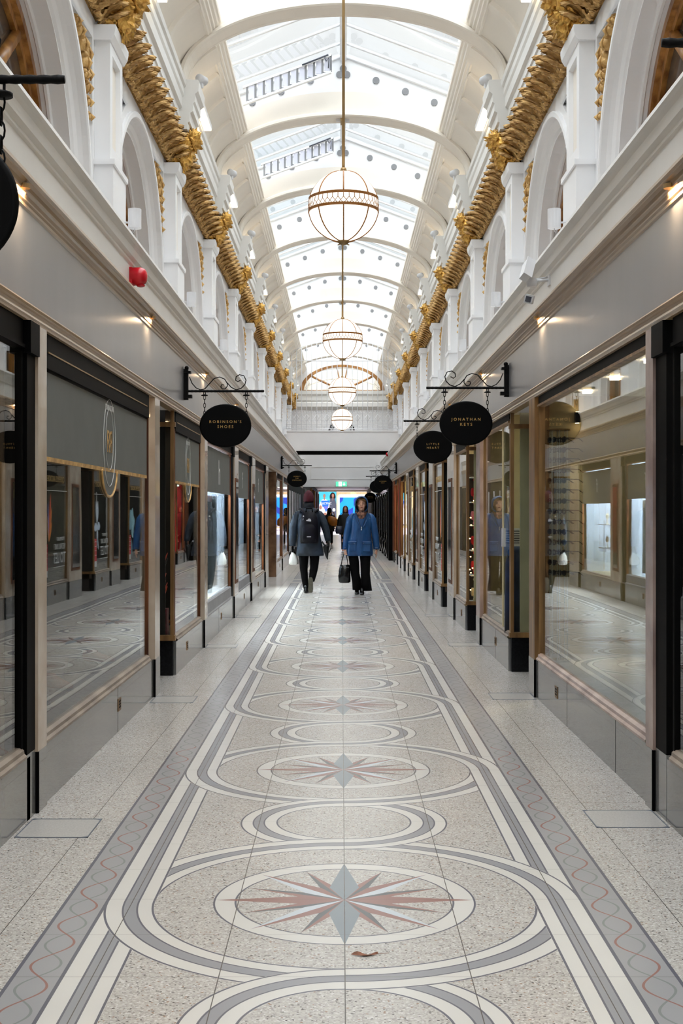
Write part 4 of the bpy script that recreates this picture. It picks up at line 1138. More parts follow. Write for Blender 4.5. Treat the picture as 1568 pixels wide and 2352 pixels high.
# ------------------------------------------------------------------ people
SKIN=mat('skin',(.80,.58,.48),.5,var=.04,scale=20)
SKIN2=mat('pale_skin',(.86,.66,.56),.5,var=.03,scale=20)
LIP=mat('lips',(.66,.36,.33),.4); HAIRB=mat('blonde_hair',(.66,.50,.34),.5,scale=30,rgb2=(.50,.36,.22)); EYEW=mat('eye_white',(.88,.87,.85),.3); EYED=mat('eye_iris',(.12,.10,.10),.2)
COATB=mat('blue_waxed_coat',(.11,.32,.53),.42,scale=5,rgb2=(.07,.24,.44),bump=.45,bscale=6,bdist=.04,stretch=(1.6,1.6,.9))
COATL=mat('dark_blue_lining',(.05,.07,.12),.6)
BTROU=mat('black_trouser_cloth',(.045,.04,.045),.8,scale=6,spec=.1)
NAVY=mat('dark_slate_jacket',(.16,.21,.275),.6,scale=4,rgb2=(.10,.135,.175),bump=.7,bscale=7,bdist=.05)
PACK=mat('black_purple_nylon',(.07,.06,.11),.6,scale=8,spec=.2,rgb2=(.035,.03,.05),bump=.2,bscale=30)
HAT=mat('maroon_knit',(.33,.07,.13),.85,scale=40,stretch=(1,1,.1),rgb2=(.22,.04,.09),bump=.5,bscale=80)
BLEA=mat('black_leather',(.05,.05,.055),.22,scale=9,bump=.4,bscale=14)
SCARF=mat('patterned_scarf',(.68,.48,.40),.8,scale=28,rgb2=(.12,.08,.08))
WBAG=mat('white_plastic_bag',(.90,.89,.86),.4,var=.03,scale=6,bump=.4,bscale=12)
def remesh(o, v=.007):
    m=o.modifiers.new('merge','REMESH'); m.mode='VOXEL'; m.voxel_size=v; m.use_smooth_shade=True
    s=o.modifiers.new('smooth','SMOOTH'); s.factor=.5; s.iterations=3
def limb(b, pts, m, n=16, flat=.9):
    """tapered limb; pts: (x,y,z,r) or (x,y,z,rx,ry), rings kept level-ish"""
    rings=[]
    for p in pts:
        rx=p[3]; ry=p[4] if len(p)>4 else p[3]*flat
        rings.append(((p[0],p[1],p[2]),rx,ry))
    b.loft(rings,m,n)
def head(b, c, s=1., face=-1, m=SKIN2):
    """c: centre of the head; s: scale; face: direction along y of the face"""
    x,y,z=c; f=face
    b.loft([((x,y+f*.035*s,z-.115*s),.028*s,.025*s),((x,y+f*.030*s,z-.100*s),.045*s,.045*s),((x,y+f*.018*s,z-.07*s),.058*s,.068*s),((x,y+f*.008*s,z-.03*s),.067*s,.082*s),((x,y,z+.01*s),.073*s,.090*s),((x,y-f*.004*s,z+.05*s),.074*s,.092*s),((x,y-f*.006*s,z+.085*s),.064*s,.080*s),((x,y-f*.006*s,z+.11*s),.042*s,.054*s),((x,y-f*.006*s,z+.122*s),.015*s,.02*s)],m,24)
    b.loft([((x,y+f*.085*s,z+.025*s),.006*s,.006*s),((x,y+f*.097*s,z-.0*s),.009*s,.012*s),((x,y+f*.103*s,z-.018*s),.014*s,.014*s),((x,y+f*.090*s,z-.030*s),.012*s,.010*s)],m,10)   # nose
    for e in (-1,1):
        b.ell((x+e*.074*s,y,z-.005*s),.010*s,.018*s,.030*s,m,10,6)       # ears
        b.ell((x+e*.038*s,y+f*.062*s,z-.03*s),.022*s,.02*s,.022*s,m,10,6) # cheeks
        b.ell((x+e*.03*s,y+f*.080*s,z+.034*s),.022*s,.010*s,.007*s,m,10,6) # brows
    b.ell((x,y+f*.078*s,z-.090*s),.022*s,.016*s,.016*s,m,10,6)
    b.ell((x,y+f*.081*s,z-.056*s),.026*s,.012*s,.012*s,m,10,6)
    b.loft([((x,y-f*.01*s,z-.20*s),.062*s,.060*s),((x,y-f*.01*s,z-.15*s),.052*s,.052*s),((x,y-f*.005*s,z-.08*s),.050*s,.055*s)],m,18)
def facebits(root,c,s=1.,face=-1):
    x,y,z=c; f=face
    b=MB()
    for e in (-1,1): b.ell((x+e*.030*s,y+f*.080*s,z+.014*s),.011*s,.007*s,.0045*s,EYEW,12,6); b.ell((x+e*.030*s,y+f*.0865*s,z+.014*s),.0052*s,.003*s,.0045*s,EYED,10,6)
    b.build('eyes',root)
    b=MB()
    b.ell((x,y+f*.0905*s,z-.053*s),.022*s,.005*s,.0045*s,LIP,12,6); b.ell((x,y+f*.091*s,z-.061*s),.018*s,.005*s,.005*s,LIP,12,6); b.build('lips',root)
    b=MB()
    for e in (-1,1): b.tube([(x+e*.014*s,y+f*.089*s,z+.030*s),(x+e*.032*s,y+f*.091*s,z+.038*s),(x+e*.048*s,y+f*.080*s,z+.032*s)],.0022*s,HAIRB,5)
    b.build('eyebrows',root)
def hand(b, w, m, side=1, grip=True, s=1., down=(0,0,-1)):
    """palm hanging from wrist w; five fingers, curled when gripping. side: +1 thumb towards +x"""
    x,y,z=w
    b.loft([((x,y,z+.03*s),.022*s,.028*s),((x,y,z),.020*s,.030*s),((x,y,z-.04*s),.019*s,.040*s),((x,y,z-.085*s),.017*s,.042*s),((x,y,z-.095*s),.013*s,.038*s)],m,12)
    for i,(dy,l) in enumerate(((-.030,.062),(-.010,.075),(.011,.070),(.030,.055))):
        c=.9 if grip else .25
        p=[(x,y+dy*s,z-.08*s)]; a=-pi/2; L3=[l*.45,l*.33,l*.28]
        for q in L3:
            a+= side*0 + c*.95*(1 if grip else .5); px,py,pz=p[-1]; p.append((px-side*-1*q*s*cos(a)*1.0,py,pz+q*s*sin(a)))
        b.tube(p,[.0092*s,.0088*s,.0082*s,.0065*s],m,8)
    b.tube([(x,y-.028*s,z-.02*s),(x+side*.018*s,y-.045*s,z-.045*s),(x+side*.026*s,y-.046*s,z-.072*s),(x+side*.028*s,y-.038*s,z-.09*s)],[.014*s,.011*s,.0095*s,.007*s],m,8)
def sleeve(b, pts, m, n=20, seed=0):
    rings=[]
    for j,p in enumerate(pts): rings.append(((p[0],p[1],p[2]),p[3],p[4] if len(p)>4 else p[3]))
    b.loft(rings,m,n,fn=lambda j,a: 1+.035*sin(3*a+j*1.3+seed)+.03*sin(j*2.1+a))

# woman in the blue coat
def woman():
    r=empty('person',(.318,21.4,0))
    O=.318
    X=lambda v: v-O
    b=MB()
    head(b,(X(.338),-.03,1.535),1.02,-1,SKIN2)
    # torso, legs, arms continuous under the clothes
    limb(b,[(X(.335),.0,1.40,.055),(X(.333),.01,1.34,.15,.09),(X(.33),.01,1.2,.15,.10),(X(.32),.01,1.05,.125,.09),(X(.31),.01,.95,.15,.10),(X(.305),.01,.86,.15,.10)],SKIN2)
    limb(b,[(X(.235),0,.88,.075),(X(.215),0,.5,.05),(X(.235),.0,.3,.045),(X(.27),.02,.08,.035)],SKIN2)
    limb(b,[(X(.39),0,.88,.075),(X(.40),-.01,.5,.05),(X(.40),-.03,.3,.045),(X(.385),-.05,.08,.035)],SKIN2)
    limb(b,[(X(.165),.01,1.32,.05),(X(.115),.01,1.1,.042),(X(.085),.0,.98,.036),(X(.065),-.02,.80,.026),(X(.062),-.02,.775,.022)],SKIN2)
    limb(b,[(X(.50),.01,1.32,.05),(X(.545),.01,1.1,.042),(X(.575),.01,.98,.036),(X(.59),.02,.80,.026),(X(.592),.02,.775,.022)],SKIN2)
    hand(b,(X(.060),-.02,.772),SKIN2,1,True); hand(b,(X(.594),.02,.772),SKIN2,-1,False)
    o=b.build('body',r); remesh(o,.006)
    facebits(r,(X(.338),-.03,1.535),1.02,-1)
    b=MB()
    for i in range(11):
        t=-.055+.11*i/10; b.tube([(X(.338)+t*.8,-.07,1.645),(X(.338)+t*1.1,-.115,1.622),(X(.338)+t*1.25+.012,-.118,1.600+abs(t+.02)*-.25)],[.011,.010,.004],HAIRB,6)
    for e in (-1,1): b.tube([(X(.338)+e*.055,-.085,1.62),(X(.338)+e*.070,-.075,1.58),(X(.338)+e*.075,-.06,1.54)],[.010,.009,.004],HAIRB,6)
    b.build('hair',r)
    # hood: shell open at the front
    b=MB(); hx=X(.338); vs=[]; nu,nv=22,12
    for (rr,m_) in ((1.0,COATB),(.93,COATL)):
        vs=[]
        for i in range(nu+1):
            a=-1.12+(pi+2.24)*i/nu       # from one jaw over the crown to the other
            for j in range(nv+1):
                t=j/nv              # 0 front edge .. 1 back
                k=(cos(t*pi/2*.98)**.55 if t>0 else 1)*(.80+.20*min(1,t/.22) if sin(a)>-.3 else .9+.1*min(1,t/.22))
                wx=(.124*(1+.10*max(0,-sin(a))))*k*rr; wz=(.143 if sin(a)>0 else .165)*k*rr
                yy=-.135+.265*sin(t*pi/2)
                if sin(a)>0: yy-=.012*sin(a)*(1-t)
                vs.append((hx+wx*cos(a)*-1,yy,1.54+wz*sin(a)))
        b.add(vs,[(i*(nv+1)+j,i*(nv+1)+j+1,(i+1)*(nv+1)+j+1,(i+1)*(nv+1)+j) for i in range(nu) for j in range(nv)],m_,True)
    # peak rim
    b.tube([(hx-.124*(.80 if sin(a)>-.3 else .9)*(1+.10*max(0,-sin(a)))*cos(a),-.138-.012*max(0,sin(a)),1.54+(.80 if sin(a)>-.3 else .9)*(.143 if sin(a)>0 else .165)*sin(a)) for a in [-1.12+(pi+2.24)*i/30 for i in range(31)]],.006,COATB,6)
    b.loft([((hx,.03,1.36),.115,.09),((hx,.03,1.42),.112,.085),((hx,.03,1.50),.108,.08),((hx,.035,1.60),.10,.075),((hx,.035,1.66),.06,.05)],COATL,20)
    b.build('hood',r)
    b=MB()
    b.loft([((X(.305),.0,.655),.222,.135),((X(.303),.0,.70),.228,.14),((X(.308),.0,.85),.215,.135),((X(.318),.0,.98),.185,.125),((X(.328),.0,1.10),.172,.120),((X(.333),.0,1.20),.186,.12),((X(.335),.005,1.28),.195,.115),((X(.336),.01,1.335),.168,.10),((X(.337),.01,1.375),.12,.09),((X(.338),.01,1.405),.095,.085)],COATB,32,fn=lambda j,a:1+.012*sin(5*a+j)+.02*sin(7*a+j*2.)*(1 if j<3 else .4))
    coat=b.build('coat',r)
    b=MB()
    sleeve(b,[(X(.195),.0,1.378,.02,.03),(X(.178),.0,1.355,.045,.055),(X(.150),.0,1.29,.068,.07),(X(.120),.0,1.15,.060,.064),(X(.093),.0,1.03,.060,.062),(X(.078),-.01,.90,.054,.056),(X(.068),-.02,.80,.052,.054),(X(.066),-.02,.765,.050,.052)],COATB)
    sleeve(b,[(X(.478),.0,1.378,.02,.03),(X(.495),.0,1.355,.045,.055),(X(.522),.0,1.29,.068,.07),(X(.55),.0,1.15,.060,.064),(X(.57),.0,1.03,.060,.062),(X(.585),.01,.90,.054,.056),(X(.592),.02,.80,.054,.056),(X(.594),.02,.765,.052,.054)],COATB,seed=2)
    b.build('sleeves',r)
    b=MB()
    def front(x): return -.135*sqrt(max(.05,1-((x-X(.31))/.23)**2))-.012
    # placket, pocket flaps, pockets, poppers, zip, lapels
    b.add([(X(.30)+.028*s_,-.150 if z<1 else -.138,z) for z in (.66,.85,1.0,1.12) for s_ in (-1,1)],[(0,1,3,2),(2,3,5,4),(4,5,7,6)],COATB)
    b.build('placket',coat)
    for cx_ in (X(.185),X(.425)):
        b=MB(); yf=front(cx_)
        b.box(cx_-.065,cx_+.065,yf-.012,yf+.04,.73,.87,COATB); b.box(cx_-.072,cx_+.072,yf-.022,yf+.03,.855,.905,COATB)
        o=b.build('pocket',coat); o.modifiers.new('b','BEVEL').width=.008
    b=MB()
    for x_,z_ in ((.125,.868),(.215,.868),(.37,.868),(.475,.868),(.17,1.30),(.20,1.275),(.48,1.285),(.06,.795),(.57,.795),(.60,.795),(.335,.672)): 
        xx=X(x_); b.ell((xx,front(xx)-.024 if .1<x_<.52 else -.075,z_),.006,.004,.006,CHROME,8,5)
    b.box(X(.335)-.006,X(.335)+.006,-.148,-.14,1.09,1.15,CHROME); b.build('poppers',coat)
    b=MB()
    for e in (-1,1): b.add([(X(.338)+e*.13,-.085,1.36),(X(.338)+e*.085,-.12,1.38),(X(.338)+e*.01,-.150,1.13),(X(.338)+e*.055,-.145,1.17)],[(0,1,2,3)],COATB)
    for e in (-1,1): b.tube([(X(.338)+e*.088,-.12,1.385),(X(.338)+e*.05,-.14,1.25),(X(.338)+e*.004,-.150,1.12)],.003,COATL,5)
    b.build('lapel',coat)
    b=MB(); b.loft([((X(.338),-.055,1.22),.03,.04),((X(.338),-.05,1.30),.070,.065),((X(.338),-.03,1.37),.098,.080),((X(.338),-.02,1.41),.092,.080),((X(.338),-.02,1.425),.07,.065)],SCARF,24,fn=lambda j,a:1+.07*sin(6*a+j*1.7)); b.build('scarf',r)
    b=MB()
    b.loft([((X(.155+.04),.0,.70),.082,.09),((X(.215),0,.55),.085,.09),((X(.232),0,.35),.075,.085),((X(.262),.0,.2),.082,.09),((X(.275),.01,.075),.088,.095)],BTROU,20)
    b.loft([((X(.40),.0,.70),.100,.09),((X(.405),-.01,.55),.085,.09),((X(.405),-.02,.35),.078,.085),((X(.415),-.04,.2),.085,.09),((X(.425),-.05,.065),.095,.095)],BTROU,20)
    b.loft([((X(.30),.0,.66),.18,.11),((X(.30),.0,.74),.19,.11),((X(.30),0,.86),.16,.1)],BTROU,20)
    b.build('trousers',r)
    for sx,sy,rz in ((.262,.0,.1),(.345,-.12,0)):
        b=MB(); x_=X(sx)
        b.loft([((x_,sy-.02,.0),.036,.10),((x_,sy-.02,.02),.040,.105),((x_,sy,.045),.037,.085),((x_,sy+.03,.075),.035,.055),((x_,sy+.035,.12),.036,.045)],BLEA,16); b.build('shoe',r)
    tag(r,'woman in a hooded royal blue coat and patterned scarf walking towards the camera','person')
woman()
# her bag
r=empty('handbag',(.052,21.38,.195)); tag(r,'slouchy black patent handbag with two handles hanging from the blue-coated woman\'s hand','handbag')
b=MB(); b.loft([((0,0,.0),.075,.05),((0,0,.02),.095,.065),((-.0,0,.12),.103,.075),((.0,0,.22),.095,.065),((.005,0,.29),.085,.04),((.0,0,.31),.078,.025)],BLEA,36,fn=lambda j,a:1+.05*sin(9*a+j*2)+.03*sin(17*a+j)); place(b.build('bag_body'),r)
b=MB()
for y in (-.03,.03): b.tube([(-.06,y,.29),(-.04,y,.40),(-.008,y*.4,.50),(.008,0,.535),(.02,y*.4,.50),(.045,y,.40),(.06,y,.29)],.0075,BLEA,8)
place(b.build('handle'),r)
b=MB()
for x in (-.05,-.01,.03,.06): b.ell((x,-.052,.265),.005,.005,.008,CHROME,8,5)
place(b.build('studs'),r)

# man with the rucksack, seen from behind
def man():
    O=-.56; r=empty('person',(O,21.75,0)); X=lambda v:v-O
    b=MB(); hx=X(-.568)
    head(b,(hx,.01,1.645),1.0,1,SKIN)
    limb(b,[(hx,.0,1.48,.06),(hx,.01,1.41,.10,.07),(hx,.01,1.36,.15,.09),(hx,.01,1.25,.16,.10),(hx,.01,1.05,.15,.10),(hx+.01,.01,.9,.16,.11)],SKIN)
    limb(b,[(X(-.65),0,.92,.09),(X(-.655),0,.5,.06),(X(-.63),.02,.3,.05),(X(-.605),.03,.08,.038)],SKIN)
    limb(b,[(X(-.48),0,.92,.08),(X(-.472),.01,.52,.055),(X(-.49),-.02,.36,.045),(X(-.525),-.10,.22,.036)],SKIN)
    limb(b,[(X(-.75),.01,1.36,.045),(X(-.785),.01,1.30,.045),(X(-.825),.0,1.15,.045),(X(-.84),.02,.95,.038),(X(-.843),.04,.80,.028)],SKIN)
    limb(b,[(X(-.385),.01,1.36,.045),(X(-.345),.01,1.30,.045),(X(-.29),-.02,1.17,.045),(X(-.25),-.01,1.02,.038),(X(-.225),.0,.90,.03)],SKIN)
    o=b.build('body',r); remesh(o,.007)
    for w_,s_ in (((X(-.843),.04,.79),1),((X(-.222),.0,.885),-1)):
        b=MB(); hand(b,w_,BLACK,s_,True,1.06); o=b.build('glove',r); remesh(o,.006)
    b=MB(); b.loft([((hx,.005,1.575),.086,.098),((hx,.005,1.60),.090,.102),((hx,.0,1.66),.089,.100),((hx,-.003,1.71),.078,.088),((hx,-.004,1.745),.056,.062),((hx,-.005,1.765),.03,.032),((hx,-.005,1.775),.012,.012)],HAT,28,fn=lambda j,a:1+.012*sin(24*a)); b.build('knitted_hat',r)
    b=MB(); b.loft([((hx,.0,1.44),.11,.075),((hx,.0,1.48),.098,.082),((hx,.0,1.51),.088,.082),((hx,.0,1.585),.078,.078)],COATL,24,fn=lambda j,a:1+.03*sin(5*a+j)); b.build('dark_collar',r)
    b=MB(); b.loft([((X(-.545),.0,.645),.240,.14),((X(-.545),.0,.70),.235,.14),((X(-.55),.0,.85),.215,.13),((X(-.56),.0,1.0),.195,.125),((X(-.565),.0,1.15),.205,.13),((hx,.0,1.30),.215,.13),((hx,.0,1.37),.205,.12),((hx,.0,1.42),.165,.10),((hx,.0,1.455),.12,.088),((hx,0,1.48),.09,.075)],NAVY,32,fn=lambda j,a:1+.012*sin(5*a+j)+.01*sin(8*a+j*2)); b.build('jacket',r)
    b=MB()
    sleeve(b,[(X(-.715),.0,1.432,.02,.03),(X(-.735),.0,1.41,.05,.06),(X(-.768),.0,1.35,.074,.08),(X(-.815),.0,1.2,.072,.072),(X(-.835),.0,1.08,.07,.07),(X(-.843),.02,.95,.066,.068),(X(-.85),.04,.81,.06,.062)],NAVY)
    sleeve(b,[(X(-.415),.0,1.432,.02,.03),(X(-.395),.0,1.41,.05,.06),(X(-.362),.0,1.35,.074,.08),(X(-.31),-.01,1.22,.072,.072),(X(-.275),-.02,1.10,.068,.07),(X(-.25),-.01,1.0,.06,.062),(X(-.232),.0,.90,.052,.055)],NAVY,seed=1)
    b.build('sleeves',r)
    b=MB()
    b.loft([((X(-.645),.0,.74),.100,.10),((X(-.655),0,.58),.080,.085),((X(-.652),0,.42),.068,.075),((X(-.63),.02,.2),.056,.065),((X(-.605),.03,.07),.052,.06)],BTROU,20,fn=lambda j,a:1+.03*sin(3*a+j*2))
    b.loft([((X(-.475),.0,.74),.100,.10),((X(-.467),.005,.58),.080,.085),((X(-.472),.01,.44),.072,.08),((X(-.492),-.035,.32),.064,.075),((X(-.522),-.09,.20),.054,.065)],BTROU,20,fn=lambda j,a:1+.03*sin(3*a+j*2))
    b.loft([((X(-.56),.0,.69),.18,.115),((X(-.56),.0,.8),.19,.12)],BTROU,20); b.build('trousers',r)
    SOLEM=mat('grey_green_shoe_sole',(.36,.35,.30),.7,var=.1,scale=30)
    b=MB(); x_=X(-.610); b.loft([((x_,.04,.0),.042,.13),((x_,.04,.03),.045,.135),((x_,.03,.06),.042,.11),((x_,.0,.10),.040,.06),((x_,.0,.14),.040,.05)],BLEA,18); b.build('shoe',r)
    # lifted shoe: sole facing back, toe on the floor
    b=MB(); x_=X(-.530)
    def sole(t): # t 0 toe .. 1 heel
        return .046*(1-.22*sin(pi*min(1,max(0,(t-.25)/.5))))*(sin(pi*min(1,t*1.0*.94+.03))**.28)
    ring=[]; n=20
    outl=[(sole(i/n),.015+.262*i/n) for i in range(n+1)]
    pts=[(x_+w,z) for w,z in outl]+[(x_-w,z) for w,z in outl[::-1]]
    b.add([(x,-.155+ (z-.015)*-.12,z) for x,z in pts]+[(x,-.135+(z-.015)*-.12,z) for x,z in pts],[tuple(range(len(pts)))]+[(i,(i+1)%len(pts),len(pts)+(i+1)%len(pts),len(pts)+i) for i in range(len(pts))],SOLEM)
    b.build('shoe_sole',r)
    b=MB(); b.loft([((x_,-.12,.02),.036,.03),((x_,-.10,.08),.044,.05),((x_,-.10,.15),.042,.055),((x_,-.12,.22),.040,.05),((x_,-.12,.27),.034,.045)],BLEA,16); b.build('shoe',r)
    tag(r,'person seen from behind in a maroon knitted hat and dark jacket','person')
man()
r=empty('backpack',(-.553,21.75-.20,.86)); tag(r,'black rucksack with white logo patch worn by the person in the maroon hat','backpack')
b=MB(); b.loft([((0,0,.0),.145,.06),((0,-.02,.03),.160,.085),((0,-.03,.16),.163,.10),((0,-.03,.30),.158,.095),((0,-.02,.42),.145,.085),((0,.0,.50),.12,.065),((0,.02,.545),.075,.04),((0,.03,.56),.03,.015)],PACK,36); place(b.build('main_bag'),r)
b=MB(); b.loft([((.0,-.09,.03),.11,.05),((0,-.105,.12),.12,.055),((0,-.10,.26),.115,.05),((0,-.085,.33),.09,.035),((0,-.07,.36),.05,.02)],PACK,28); place(b.build('front_pocket'),r)
b=MB()
for e in (-1,1): b.tube([(e*.055,.0,.49),(e*.09,.045,.535),(e*.12,.085,.565),(e*.14,.13,.585),(e*.15,.20,.59)],[.018,.022,.024,.024,.022],PACK,8)
place(b.build('shoulder_strap'),r)
b=MB(); b.tube([(-.055,-.02,.54),(-.05,-.03,.60),(.05,-.03,.60),(.055,-.02,.54)],.010,BLACK,8); place(b.build('carry_handle'),r)
LOGO=mat('white_embroidery',(.80,.79,.80),.6)
b=MB(); y=-.158
vs=[(-.045,y,.385),(.035,y,.378),(.035,y,.405),(.022,y,.424),(.0,y,.430),(-.012,y,.424),(-.02,y,.41),(-.045,y,.405)]
b.add([(a,yy+.008,c) for a,yy,c in vs],[tuple(range(8))],LOGO); b.box(-.035,.035,-.172,-.150,.112,.126,LOGO); b.box(-.105,-.085,-.12,-.112,.455,.48,LOGO); b.tube([(-.098,-.115,.43),(-.105,-.12,.40)],.004,LOGO,5)
place(b.build('white_logo_patch'),r)
r=empty('carrier_bag',(-.83,21.77,.485)); tag(r,'small white plastic carrier bag held by the person in the maroon hat','carrier bag')
b=MB(); b.loft([((0,0,.0),.055,.04),((.0,0,.015),.078,.055),((0,0,.08),.082,.06),((-.004,0,.15),.06,.045),((-.008,0,.20),.03,.025),((-.010,.0,.235),.014,.014)],WBAG,28,fn=lambda j,a:1+.07*sin(7*a+j)+.04*sin(13*a+2*j)); place(b.build('bag_body'),r)
b=MB()
for e in (-1,1): b.tube([(-.01,0,.22),(-.012+e*.012,0,.27),(-.012,0,.295)],.005,WBAG,6)
place(b.build('handle'),r)
r=empty('folded_umbrella',(-.235,21.70,.58)); tag(r,'folded black umbrella held in the right hand of the person in the maroon hat','umbrella')
UMB=mat('black_umbrella_cloth',(.05,.05,.055),.5,var=.1)
b=MB(); b.loft([((-.005,0,.0),.006,.006),((-.02,0,.06),.022,.02),((-.03,0,.14),.04,.03),((-.03,0,.22),.05,.035),((-.02,0,.26),.03,.025)],UMB,20,fn=lambda j,a:1+.18*sin(5*a+j)); place(b.build('canopy'),r)
b=MB(); b.tube([(-.10,0,.31),(-.06,0,.25),(-.03,0,.22)],.014,UMB,8); b.tube([(.02,0,.12),(.055,0,.20),(.075,0,.19)],.008,UMB,6); b.ell((-.105,0,.315),.016,.016,.016,CHROME,10,6); b.tube([(0,0,.25),(.01,0,.32)],.013,UMB,8); place(b.build('handle'),r)

# distant walkers
def walker(loc,h,coat,label,face,bag=None,hairm=None,hood=False):
    r=empty('person',loc); s=h/1.65
    b=MB(); head(b,(0,0,1.52*s),s*.95,face,SKIN)
    limb(b,[(0,0,1.36*s,.06),(0,0,1.28*s,.15,.1),(0,0,1.0*s,.13,.1),(0,0,.85*s,.14,.1)],SKIN)
    for e in (-1,1):
        limb(b,[(e*.08,0,.9*s,.085),(e*.085,e*.05,.5*s,.06),(e*.09,e*.12,.06,.04)],SKIN); b.ell((e*.09,e*.12+face*.05,.035),.04,.11,.035,SKIN,12,6)
        limb(b,[(e*.18,0,1.28*s,.05),(e*.23,0,1.0*s,.04),(e*.24,face*.03,.80*s,.03)],SKIN); hand(b,(e*.24,face*.03,.79*s),SKIN,-e,True,s)
    o=b.build('body',r); remesh(o,.012)
    b=MB(); b.loft([((0,0,.60*s),.22,.15),((0,0,.85*s),.2,.14),((0,0,1.1*s),.18,.13),((0,0,1.26*s),.20,.12),((0,0,1.34*s),.13,.09),((0,0,1.40*s),.08,.07)],coat,24,fn=lambda j,a:1+.02*sin(5*a+j)); 
    for e in (-1,1): b.loft([((e*.17,0,1.32*s),.06,.06),((e*.22,0,1.15*s),.07,.07),((e*.24,0,.95*s),.06,.06),((e*.245,face*.03,.80*s),.05,.05)],coat,16)
    b.build('coat',r)
    b=MB()
    for e in (-1,1): b.loft([((e*.08,0,.66*s),.085,.09),((e*.085,e*.05,.35*s),.065,.07),((e*.09,e*.11,.07),.06,.065)],BTROU,16)
    b.build('trousers',r)
    hm=hairm or BTROU
    b=MB(); b.loft([((0,-face*.03,1.36*s),.11,.08),((0,-face*.03,1.45*s),.105,.09),((0,-face*.025,1.55*s),.098,.095),((0,-face*.015,1.62*s),.075,.085),((0,-face*.01,1.655*s),.03,.04)],hm,20); b.build('hood' if hood else 'hair',r)
    if face<0: facebits(r,(0,0,1.52*s),s*.95,face)
    tag(r,label,'person'); return r
DK=mat('near_black_coat',(.045,.04,.045),.7)
DKB=mat('auburn_hair',(.30,.16,.12),.5)
walker((-.52,54,0),1.58,DK,'distant person in black seen from behind, with a mustard bag',1)
b=MB(); MUST=mat('mustard_leather',(.70,.42,.10),.4,var=.12)
r=empty('shoulder_bag',(-.36,53.8,.80)); tag(r,'mustard yellow shoulder bag on the back of the distant person in black','shoulder bag')
b.loft([((.05,0,.0),.10,.06),((.05,0,.05),.19,.08),((-.0,0,.2),.24,.08),((-.06,0,.36),.18,.07),((-.12,0,.42),.07,.04)],MUST,24); place(b.build('bag_body'),r)
b=MB(); b.tube([(-.14,0,.40),(-.1,.06,.55),(.02,.1,.6),(.12,.04,.28)],.015,MUST,6); place(b.build('strap'),r)
walker((.14,45,0),1.62,DK,'woman with auburn hair in a black coat, half behind the blue coat',-1,hairm=DKB)
b=MB(); r=empty('shoulder_bag',(-.09,44.9,.62)); tag(r,'dark navy shoulder bag at the side of the distant woman with auburn hair','shoulder bag')
b.loft([((0,0,.0),.10,.06),((0,0,.1),.14,.07),((0,0,.28),.11,.05)],mat('navy_bag_cloth',(.10,.11,.20),.5),20); place(b.build('bag_body'),r)
b=MB(); b.tube([(-.06,0,.26),(.0,0,.55),(.1,.05,.75)],.01,BLACK,6); place(b.build('strap'),r)
# ------------------------------------------------------------------ shop contents, right side
# optician: acrylic rods holding rows of spectacles
ACR=mat('clear_acrylic',(.86,.88,.84),.15,var=.02)
def specs(m,lens):
    r=empty('spectacles')
    b=MB()
    for s in (-1,1):
        b.tube([(s*.035+.027*cos(2*pi*i/18),0,.019*sin(2*pi*i/18)) for i in range(18)],.0032,m,6,True)
        b.tube([(s*.062,0,.008),(s*.070,.01,.008),(s*.070,.10,.006),(s*.068,.135,-.016)],.0032,m,6)
    b.tube([(-.008,0,.004),(0,-.003,.008),(.008,0,.004)],.003,m,6); b.build('frame',r)
    b=MB()
    for s in (-1,1): b.lathe([(0,-.001),(.026,-.001),(.026,.001),(0,.001)],(s*.035,0,0),18,lens,True,axis='y',sx=1.,sy=.7)
    b.build('lens',r); return r
FR=[mat('black_acetate',(.03,.03,.03),.2),mat('tortoise_acetate',(.35,.18,.08),.2),mat('dark_blue_acetate',(.06,.08,.18),.2)]
LN=[mat('dark_lens',(.06,.05,.06),.05),glassmat('clear_lens',(.95,.97,.97)),mat('brown_lens',(.22,.12,.08),.05)]
prot=[specs(FR[0],LN[0]),specs(FR[1],LN[1]),specs(FR[2],LN[2])]
usedp=[False]*3
SX,SY=1.60,9.28
st=empty('spectacle_stand',(SX,SY,.30)); tag(st,'tall clear rod display stand full of spectacles inside the near right optician window','display stand')
b=MB()
for x in (-.055,.0,.055):
    for y in (-.05,.05): b.tube([(x,y,0),(x,y,1.70)],.004,ACR,6)
place(b.build('clear_rod'),st)
b=MB(); b.lathe([(0,0),(.09,0),(.09,.015),(0,.015)],(0,0,0),28,CHROME,False); b.lathe([(0,0),(.085,0),(.085,.01),(0,.01)],(0,0,1.70),28,BRASS,False); place(b.build('base'),st)
b=MB()
for i in range(14):
    for c in range(2): b.tube([(-.07+c*.08,-.02,.645+i*.075),(.0+c*.08,-.02,.645+i*.075)],.0025,CHROME,5)
place(b.build('prong'),st)
rows=['bottom row','second row','third row','fourth row','fifth row','sixth row','seventh row','eighth row','ninth row','tenth row','eleventh row','twelfth row','thirteenth row','top row']
for i in range(14):
    for c in range(2):
        t=(i*2+c*5+i//3)%3; o=prot[t] if not usedp[t] else tree(prot[t]); usedp[t]=True
        o.location=(SX-.055+c*.065,SY-.03-.05*c,.955+i*.075); o.rotation_euler=(0,0,radians(-72))
        tag(o,('black','tortoiseshell','dark blue')[t]+f' framed spectacles on the rod stand, {rows[i]} from below, {("aisle","inner")[c]} column','spectacles','spectacles on the rod stand')
